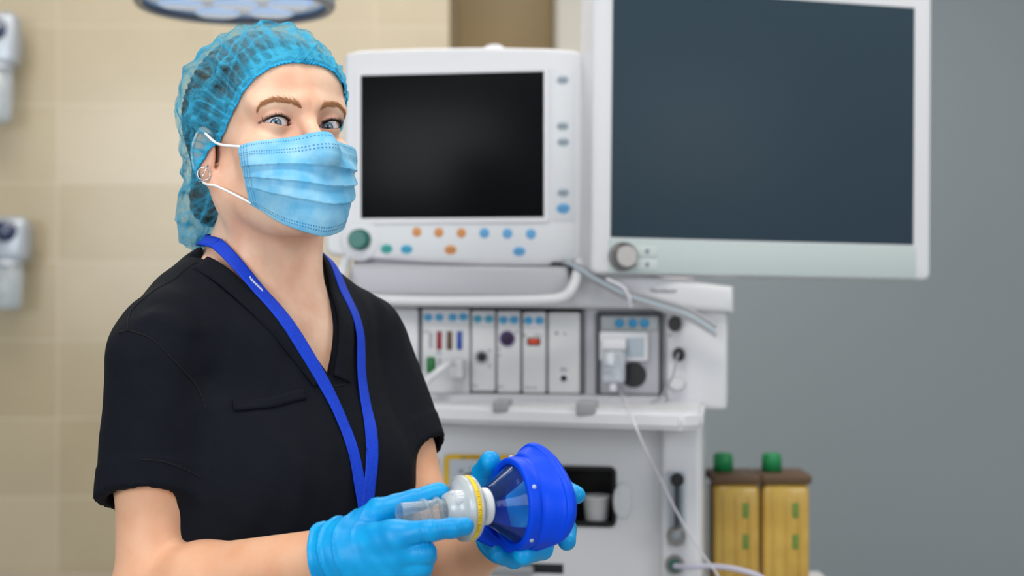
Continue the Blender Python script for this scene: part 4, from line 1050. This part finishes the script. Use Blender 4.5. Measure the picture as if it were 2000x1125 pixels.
marks(1025, 655, 7, 4, FY-.006, 2, M_TXT, m4); marks(1053, 655, 18, 4, FY-.006, 5, M_TXT2, m4); marks(1037, 757, 24, 4, FY-.006, 7, M_TXT2, m4)
m5 = module(1070, 1133, 610, 769, False)
mo('button', mdisc(1087, 651, FY-.006, .0022, .0022, .001), M_TXT, m5); mo('button', mdisc(1103, 652, FY-.006, .0022, .0022, .001), M_G2, m5)
mo('outlet', mdisc(1101, 739, FY-.006, .0088, .0088, .002, dome=False), M_W, m5); mo('outlet_core', mdisc(1101, 739, FY-.008, .0055, .0055, .0008, dome=False), M_BK, m5); marks(1102, 722, 14, 8, FY-.006, 4, M_TXT2, m5)
# plug and grey lead from the first module
ld = root('patient_lead', 'thick pale grey lead plugged into the module beside the black sleeve', 'cable', M=MM)
mo('plug', mb_box(876, 702, 902, 740, FY-.034, FY-.0105, .004), M_W, ld)
c0 = mp(884, 708, FY-.03); path = [(c0[0], FY-.03, c0[1])]
for x, y, l in ((872, 713, -.045), (850, 730, -.060), (832, 746, -.075), (815, 768, -.09), (795, 800, -.10)): a = mp(x, y, l); path.append((a[0], l, a[1]))
mo('lead', tube(spline(path, 40), .0062, 12), M_W, ld)
# gas module in its bay
gm = mo('gas_module', mb_box(1171, 616, 1288, 770, FY-.002, FY+.055, .004), M_G, am)
mo('module_header', mb_box(1174, 618, 1285, 646, FY-.005, FY-.001, .002), mat('header_grey', 'A5AAAC', rough=.45), gm)
for x in (1210, 1236, 1259): mo('button', mdisc(x, 631, FY-.005, .0082, .0075), mat('deep_blue_button', '2D8DBE', rough=.45) if x == 1210 else bpy.data.materials['deep_blue_button'], gm)
mo('trap_holder', mb_box(1170, 648, 1266, 706, FY-.020, FY-.002, .004), M_W, gm); mo('trap_label', mb_box(1224, 660, 1258, 697, FY-.0215, FY-.019, .001), M_GB, gm)
mo('fan_grille', mdisc(1238, 732, FY-.002, .0205, .0205, .004, dome=False), M_BK, gm)
tr_ = mo('water_trap', mb_box(1174, 661, 1222, 684, FY-.050, FY-.019, .004), M_W, gm)
gm2 = mo('trap_cup', mb_box(1176, 684, 1220, 748, FY-.048, FY-.021, .005), clear('cup_plastic', 'D8DCE2', rough=.1, w=.5), gm)
marks(1188, 716, 20, 4, FY-.0485, 5, M_TXT2, gm); marks(1188, 727, 20, 4, FY-.0485, 5, M_TXT2, gm); mo('drain_port', mb_box(1190, 748, 1204, 765, FY-.042, FY-.026, .003), M_W, gm)
# sampling tube from the trap down past the cabinet
def cable(name, lab, pts, r, m, cat='cable', n=90):
    w = []
    for x, y, l in pts: a = mp(x, y, l); w.append((a[0], l, a[1]))
    rt = root(name, lab, cat, M=MM); mo('tube', tube(spline(w, n), r, 8), m, rt); return rt
M_CT = mat('clear_tubing', 'CFCDD6', rough=.25, spec=.6)
cable('sampling_tube', 'thin clear tube hanging from the water trap across the white cabinet front', [(1212, 766, -.02), (1222, 785, -.16), (1237, 822, -.24), (1262, 880, -.24), (1290, 935, -.20), (1322, 1000, -.17), (1360, 1065, -.16), (1410, 1140, -.16), (1440, 1250, -.16)], .0017, M_CT)
cable('grey_cable', 'dark grey cable loop below the gas module ending at the side panel', [(1222, 770, .0), (1235, 790, -.02), (1262, 792, -.03), (1290, 775, -.03), (1312, 740, -.03), (1322, 700, -.02), (1325, 690, .0)], .0017, M_G2)
for i, (yy, l) in enumerate(((0, -.035), (9, -.05), (16, -.030))):
    cable('grey_cable', ('dark grey cable running down from the monitor corner, upper of three', 'grey cable running down from the monitor corner, middle of three', 'pale grey cable running down from the monitor corner, lowest of three')[i],
          [(1100+i*6, 512, l+.02), (1135, 522+yy*.6, l), (1180, 548+yy*.7, l), (1230, 570+yy*.9, l), (1290, 588+yy, l), (1345, 606+yy, l), (1400, 640+yy, l)], (.0042, .0032, .0036)[i], (M_G2, M_GB, mat('pale_cable', 'AAA9AC', rough=.5))[i])
cable('connector_cable', 'short pale cable with a small connector hanging under the cable bundle', [(1185, 545, -.05), (1215, 560, -.055), (1228, 580, -.055), (1232, 600, -.05)], .003, M_CT)
# side connectors
for x, y, r_ in ((1318, 632, .011), (1326, 692, .010), (1330, 612, .006)):
    mo('side_connector', mdisc(x, y, FY-.005, r_, r_*1.15, .016, dome=False), M_BK, am)
mo('side_connector', mdisc(1322, 748, FY-.005, .014, .012, .02), M_W, am); marks(1300+10, 655, 8, 5, FY-.005, 2, M_TXT2, am)
# tray handle below the monitor
mo('tray', prism(mpoly([(684, 515), (1108, 521), (1118, 574), (1096, 584), (690, 580), (672, 570)], -.03), -.03, .02, .010), M_G, am)
hp = [(676, 508, .0), (668, 530, -.045), (664, 556, -.06), (676, 574, -.065), (720, 584, -.07), (820, 588, -.075), (960, 588, -.075), (1060, 586, -.07), (1100, 580, -.065), (1118, 562, -.06), (1126, 540, -.045), (1132, 512, .0)]
w = []
for x, y, l in hp: a = mp(x, y, l); w.append((a[0], l, a[1]))
mo('grab_handle', tube(spline(w, 90), .0085, 14), M_W, am)
mbx('tray_back', 690, 500, 1128, 575, .021, FY+.10, M_G, .004)
mo('hinge', mb_box(1076, 511, 1124, 523, -.01, .02, .003), M_BK, am)
# worktop
def slab(pts_top, ztop, zbot, b=.006):
    bm = bmesh.new(); vs = [bm.verts.new((x, y, zbot)) for x, y in pts_top]; f = bm.faces.new(vs); r_ = bmesh.ops.extrude_face_region(bm, geom=[f])
    for v in [e for e in r_['geom'] if isinstance(e, bmesh.types.BMVert)]: v.co.z = ztop
    bmesh.ops.recalc_face_normals(bm, faces=bm.faces[:]); bmesh.ops.bevel(bm, geom=bm.edges[:], offset=b, segments=3, affect='EDGES')
    bm.verts.ensure_lookup_table(); v = np.array([v.co[:] for v in bm.verts]); f = [[q.index for q in p.verts] for p in bm.faces]; bm.free(); return v, f
xa, za = mp(700, 783, -.10); xb, zb_ = mp(1372, 803, -.17)
zt = mp(1100, 797, -.14)[1]; zb2 = mp(1100, 834, -.14)[1]
mo('worktop', slab([(xa, -.09), (xb-.03, -.175), (xb, -.15), (xb, FY+.30), (xa, FY+.30)], zt, zb2, .007), M_W, am)
mbx('rear_upstand', 700, 776, 1300, 802, FY-.05, FY-.002, M_G, .002)
for x0, x1, y0, y1 in ((962, 992, 783, 806), (1125, 1163, 785, 812)):
    ly_ = -.09 - .085*(mp((x0+x1)/2, 800, -.13)[0]-xa)/(xb-.03-xa) - .003
    mo('rail_clip', mb_box(x0, y0, x1, y1, ly_, ly_+.05, .003), M_G2, am)
# lower cabinet with an open niche
CY = -.02
cab = obj('cabinet', plate_with_holes(700, 828, 1290, 1700, [(1062, 915, 1199, 1022)], CY, .38), M_W, am, local=True, smooth=False)
mbx('niche_lining', 1050, 900, 1210, 1035, CY+.16, CY+.17, M_BK, .001)
nb = MB(); 
for (x0, y0, x1, y1) in ((1062, 915, 1199, 917), (1062, 1020, 1199, 1022), (1197, 915, 1199, 1022), (1062, 915, 1064, 1022)): nb.add(*mb_box(x0, y0, x1, y1, CY-.001, CY+.165, .0005))
obj('niche_frame', nb, M_BK, am, local=True); mo('niche_trim', ring_plate(1056, 911, 1204, 1026, .011, .006, CY, .003), M_BK, am)
mo('door_pull', mdisc(1216, 978, CY, .016, .030, .007), M_W, am)
mo('drawer_gap', mb_box(700, 1102, 1100, 1108, CY-.0015, CY+.01, .0005), M_D, am); mo('drawer_pull', mb_box(935, 1108, 1040, 1122, CY-.018, CY, .004), M_G2, am)
# column at the right with the flow meter
mbx('column', 1290, 826, 1370, 1700, CY-.03, CY+.34, M_W, .010)
fm = mo('flow_meter', mb_box(1304, 922, 1337, 1064, CY-.042, CY-.029, .002), M_GB, am)
mo('flow_scale', mb_box(1308, 928, 1333, 1058, CY-.0435, CY-.041, .001), mat('flow_scale_grey', '8B8F94', rough=.3), fm)
mo('flow_tube', tube([np.array([mp(1322, y, CY-.045)[0], CY-.045, mp(1322, y, CY-.045)[1]]) for y in (930, 980, 1040)], .0035, 10), M_TXT, fm)
mo('flow_top_cap', mdisc(1323, 937, CY-.0435, .011, .011, .006), M_D, fm)
for i in range(14): mo('scale_mark', mb_box(1325, 955+i*6, 1333, 956.5+i*6, CY-.0442, CY-.043, .0001), M_TXT, fm)
mo('flow_knob', mdisc(1321, 1046, CY-.042, .0155, .0155, .020), M_CH, fm); mo('flow_knob_cap', mdisc(1321, 1046, CY-.062, .007, .007, .003), M_TXT2, fm)
mo('gas_outlet', mdisc(1318, 1102, CY-.030, .015, .015, .012, dome=False), M_CH, am); mo('gas_outlet_core', mdisc(1318, 1104, CY-.042, .010, .010, .003, dome=False), mat('dark_green_port', '2C5A52', rough=.4), am)
# suction selector with its yellow frame
ys = mo('suction_panel', mb_box(868, 890, 1010, 1010, CY-.003, CY, .001), mat('panel_grey', 'B4BCC6', rough=.45), am)
mo('yellow_frame', ring_plate(867, 889, 1011, 1012, .012, .0085, CY-.003, .0012), mat('yellow_frame_print', 'D9AC12', rough=.5), ys)
def text(s, px, py, hpx, ly, m, par, name='lettering', Mi=MMi):
    cu_ = bpy.data.curves.new(name, 'FONT'); cu_.body = s; cu_.size = 1; cu_.align_x = 'CENTER'; cu_.align_y = 'CENTER'; cu_.extrude = .0; o = bpy.data.objects.new(name, cu_); COL.objects.link(o)
    bpy.context.view_layer.update(); dg_ = bpy.context.evaluated_depsgraph_get(); me = bpy.data.meshes.new_from_object(o.evaluated_get(dg_)); bpy.data.objects.remove(o)
    v = np.array([q_.co[:] for q_ in me.vertices]); f = [list(p.vertices) for p in me.polygons]
    x, z = mp(px, py, ly, Mi); h = mp(px, py-hpx, ly, Mi)[1]-z; sc_ = h/.70
    v = np.stack([x+v[:, 0]*sc_, np.full(len(v), ly-.0004), z+v[:, 1]*sc_], -1); return obj(name, (v, f), m, par, local=True, smooth=False)
text('SUCTION', 919, 894, 6.5, CY-.0042, M_TXT, ys)
mo('selector_knob', mdisc(923, 945, CY-.003, .020, .020, .016), M_CH, ys)
marks(901, 920, 9, 5, CY-.003, 3, M_TXT, ys); marks(919, 914, 5, 5, CY-.003, 1, M_TXT2, ys); marks(935, 921, 5, 5, CY-.003, 1, M_TXT2, ys)
mo('pink_label', mb_box(834, 896, 857, 940, CY-.002, CY, .001), mat('pink_label_print', 'C9A6A6', rough=.5), am)
text('Ventilator', 1296, 568, 9, FY-.0315, M_TXT, am)
# cup in the niche
cx, cz = mp(1166, 1018, CY+.028); ct = cz + .0012
cup = root('white_cup', 'small white plastic cup standing in the black niche of the machine', 'cup', loc=tuple(MM @ Vector((cx, CY+.028, ct))))
cp = np.array(MM @ Vector((cx, CY+.028, ct)))
obj('cup_body', MB().add(*lathe([(.0001, .0005), (.0175, .0005), (.0185, .002), (.0222, .037), (.0235, .0375), (.0235, .041), (.0215, .041), (.0175, .004), (.0001, .003)], cp, (0, 0, 1), 40)), mat('cup_plastic_white', 'D9D9DA', rough=.45), cup)
obj('cup_content', MB().add(*lathe([(.0001, .034), (.0209, .034)], cp, (0, 0, 1), 40)), mat('cup_green_rim', '4C6A66', rough=.6), cup)

# ---- first display
ms_ = root('patient_monitor', 'white display with a dark blank screen, green knob and coloured buttons beside the face', 'monitor', M=MM @ Matrix.Translation((0, 0, mp(885, 518, 0)[1])))
MZ = mp(885, 518, 0)[1]
def m2o(name, piece, m, par, auto=35):
    v, f = piece; v = np.array(v, float); v[:, 2] -= MZ; return obj(name, (v, f), m, par, local=True, auto=auto)
hsg = m2o('housing', prism(mpoly([(672, 112), (676, 104), (700, 98), (820, 93.5), (960, 92), (1070, 94), (1122, 98), (1136, 104), (1139, 116), (1139, 490), (1134, 507), (1120, 517), (1060, 519), (940, 518), (820, 513), (720, 506), (650, 499), (638, 494), (635, 484), (636, 462), (648, 440), (664, 424), (668, 400)], 0), 0, .075, .008, 4), M_W, ms_)
m2o('rear_shell', mb_box(720, 130, 1100, 480, .074, .13, .02, 4), M_G, ms_)
m2o('screen_bezel', ring_plate(696, 129, 1073, 437, .006, .0085, 0, .0035), M_W, ms_)
m2o('screen', mb_box(704, 137, 1066, 429, -.0015, .004, .0003), screen_material('dark_screen_glass', '0B0E0F', .28), ms_)
m2o('side_keypad', mb_box(1080, 132, 1122, 432, -.0012, .002, .001), mat('keypad_film', 'D2D4D8', rough=.4), ms_)
m2o('lower_keypad', prism(mpoly([(742, 440), (1122, 440), (1122, 506), (1060, 508), (900, 507), (760, 500), (742, 492)], -.0012), -.0012, .002, .0006), bpy.data.materials['keypad_film'], ms_)
m2o('control_knob_base', mdisc(703, 468, 0, .036, .036, .003), M_W, ms_)
kb = m2o('control_knob', mdisc(703, 468, -.003, .0190, .0185, .018), mat('green_knob', '0A665C', rough=.35, spec=.5), ms_)
for x, y, c, rx, rz, pr in ((1099, 156, M_GB, .0105, .0075, 1), (1099, 246, M_GB, .0105, .0075, 1), (1100, 277, M_GB, .0105, .0075, 1), (1100, 376, M_GB, .0105, .0075, 1), (1100, 407, M_BB2, .0112, .0085, 1),
    (814, 453, M_OR, .0080, .0080, 0), (857, 454, M_OR, .0080, .0080, 0), (901, 455, M_OR, .0080, .0080, 0), (946, 455, M_BB2, .0084, .0084, 0), (991, 456, M_BB2, .0084, .0084, 0), (1037, 457, M_BB2, .0084, .0084, 0),
    (755, 486, M_GR, .0100, .0078, 1), (794, 487, mat('cyan_button', '2F9FC4', rough=.45), .0102, .0076, 1), (880, 488, M_OR, .0102, .0078, 1), (1014, 491, M_BB2, .0106, .0078, 1)):
    b_ = m2o('button', mdisc(x, y, -.0012, rx, rz, .0016), c, ms_)
    if pr:
        mk_ = MB(); qx, qz = mp(x, y, -.003)
        for rown in ((.0012, -.0020) if c is M_GB else (0,)):
            for i in range(5): mk_.add([(qx-.0065+i*.0027, -.0031, qz-MZ+rown-.0009), (qx-.0046+i*.0027, -.0031, qz-MZ+rown-.0009), (qx-.0046+i*.0027, -.0031, qz-MZ+rown+.0010), (qx-.0065+i*.0027, -.0031, qz-MZ+rown+.0010)], [(0, 1, 2, 3)])
        obj('printed_marks', mk_, M_TXT, b_, local=True, smooth=False)
m2o('status_lamp', mdisc(965, 93, .02, .016, .0055, .004), M_W, ms_)
m2o('mounting_neck', mb_box(800, 500, 1000, 560, .03, .07, .01), M_G2, ms_)

# ---- second, larger display
YAW2 = R(-14); DV = 2.26
VM = Matrix.Translation(Vector((X(1155, DV), DV, 0))) @ Matrix.Rotation(-YAW2, 4, 'Z') @ Matrix.Translation((0, 0, 1.40)) @ Matrix.Rotation(R(.9), 4, 'Y') @ Matrix.Rotation(R(-1), 4, 'X')
VMi = np.array(VM.inverted())
vm = root('ventilator_monitor', 'tall white-framed display with a large blue-grey screen and silver dial, right of the smaller display', 'monitor', M=VM)
x1v = .60; zt_v = mp(1155, -70, 0, VMi)[1]; zb_v = mp(1155, 535, 0, VMi)[1]
mo('housing', prism([(x, z) for x, z in rrect(0, x1v, zb_v, zt_v, .012)], 0, .07, .007, 4), M_W, vm)
sx, sz = mp(1193, 463, -.002, VMi)
mo('screen', rbox(sx, x1v-.034, -.0015, .004, sz, zt_v-.034, .0004), screen_material('blue_grey_screen_glass', '33424D', .30), vm)
cx0, cz0 = mp(1189, 533, -.001, VMi); _, cz1 = mp(1189, 466, -.001, VMi)
pn = mo('control_strip', rbox(cx0, x1v-.030, -.0025, .004, cz0, cz1, .0015), mat('pale_green_grey_plastic', 'B9C4C3', rough=.4), vm)
mo('dial_base', mdisc(1217, 501, -.0025, .0245, .0245, .004, 40, Mi=VMi), M_G2, vm); mo('dial', mdisc(1217, 501, -.0065, .0220, .0220, .020, 40, Mi=VMi), M_CH, vm)
for y in (491, 517):
    bt = mo('button', mb_box(1242, y-10, 1285, y+10, -.004, -.002, .001, Mi=VMi), mat('strip_button', 'C2CCCB', rough=.4), vm); mo('button_symbol', mdisc(1264, y, -.004, .004, .0045, .0005, Mi=VMi), M_TXT2, bt)
mo('mounting_arm', rbox(.05, .36, .071, .12, zb_v+.20, zb_v+.26, .008), M_G, vm)
mo('mounting_post', rbox(.03, .09, .121, .17, zb_v+.02, zt_v-.03, .006), M_G2, vm)
mo('side_tag', mb_box(1141, 177, 1160, 220, .06, .065, .001, Mi=VMi), M_W, vm)

# ---- amber canisters beside the machine, standing on a low shelf
M_AMB = mat('amber_plastic', 'D2AC50', rough=.2, spec=.6, coat=.6, var=(14, 'BE963C')); M_BRN = mat('brown_lid', '5E4630', rough=.45)
ab = root('shelf_stand', 'low white shelf unit beside the machine carrying the amber canisters', 'shelf', loc=tuple(P(1490, 1140, 2.5)*np.array([1, 1, 0])))
sy = 2.52; zs_ = Z(1150, sy)
obj('shelf_board', MB().add(*rbox(X(1380, sy), X(1640, sy), sy-.10, sy+.16, zs_-.03, zs_, .006)), M_W, ab)
for x_ in (X(1383, sy), X(1636, sy)-.02): obj('side_wall', MB().add(*rbox(x_, x_+.02, sy-.09, sy+.15, 0, zs_-.0305, .003)), M_W, ab)
for i, (x0, x1) in enumerate(((1388, 1476), (1482, 1572))):
    c = root('amber_canister', ('square amber canister with brown lid, nearer the machine column', 'square amber canister with brown lid, farther from the machine column')[i], 'canister', loc=(X((x0+x1)/2, sy), sy, zs_), group='amber canisters beside the machine')
    xa_, xb_ = X(x0, sy), X(x1, sy); zt_ = Z(940, sy)
    cb = obj('canister_body', MB().add(*rbox(xa_, xb_, sy-.045, sy+.045, zs_+.0005, zt_, .010, 4)), M_AMB, c)
    for k in (.22, .5, .78): obj('rib', MB().add(*rbox(xa_+(xb_-xa_)*k-.002, xa_+(xb_-xa_)*k+.002, sy-.049, sy-.044, zs_+.01, zt_-.02, .001)), M_AMB, cb)
    for yy in (975, 1035): obj('level_mark', MB().add(*rbox(xa_+(xb_-xa_)*.62, xa_+(xb_-xa_)*.75, sy-.0475, sy-.0445, Z(yy+28, sy), Z(yy, sy), .0005)), mat('green_mark', '6E8A3C', rough=.5), cb)
    obj('lid', MB().add(*rbox(xa_-.003, xb_+.003, sy-.049, sy+.049, zt_+.0005, zt_+.018, .005)), M_BRN, c)
    obj('fill_cap', MB().add(*lathe([(.0001, .05), (.014, .05), (.017, .046), (.018, .019), (.0001, .019)], ((xa_+xb_)/2-.018, sy, zt_), (0, 0, 1), 28)), mat('green_cap', '1E8A50', rough=.4), c)
cable('breathing_hose', 'pale lilac tube leading from the lower port of the machine column to the right', [(1318, 1106, -.07), (1345, 1107, -.09), (1390, 1106, -.10), (1440, 1112, -.11), (1490, 1130, -.12), (1530, 1170, -.12)], .0042, mat('lilac_tubing', 'C2BFD2', rough=.3))
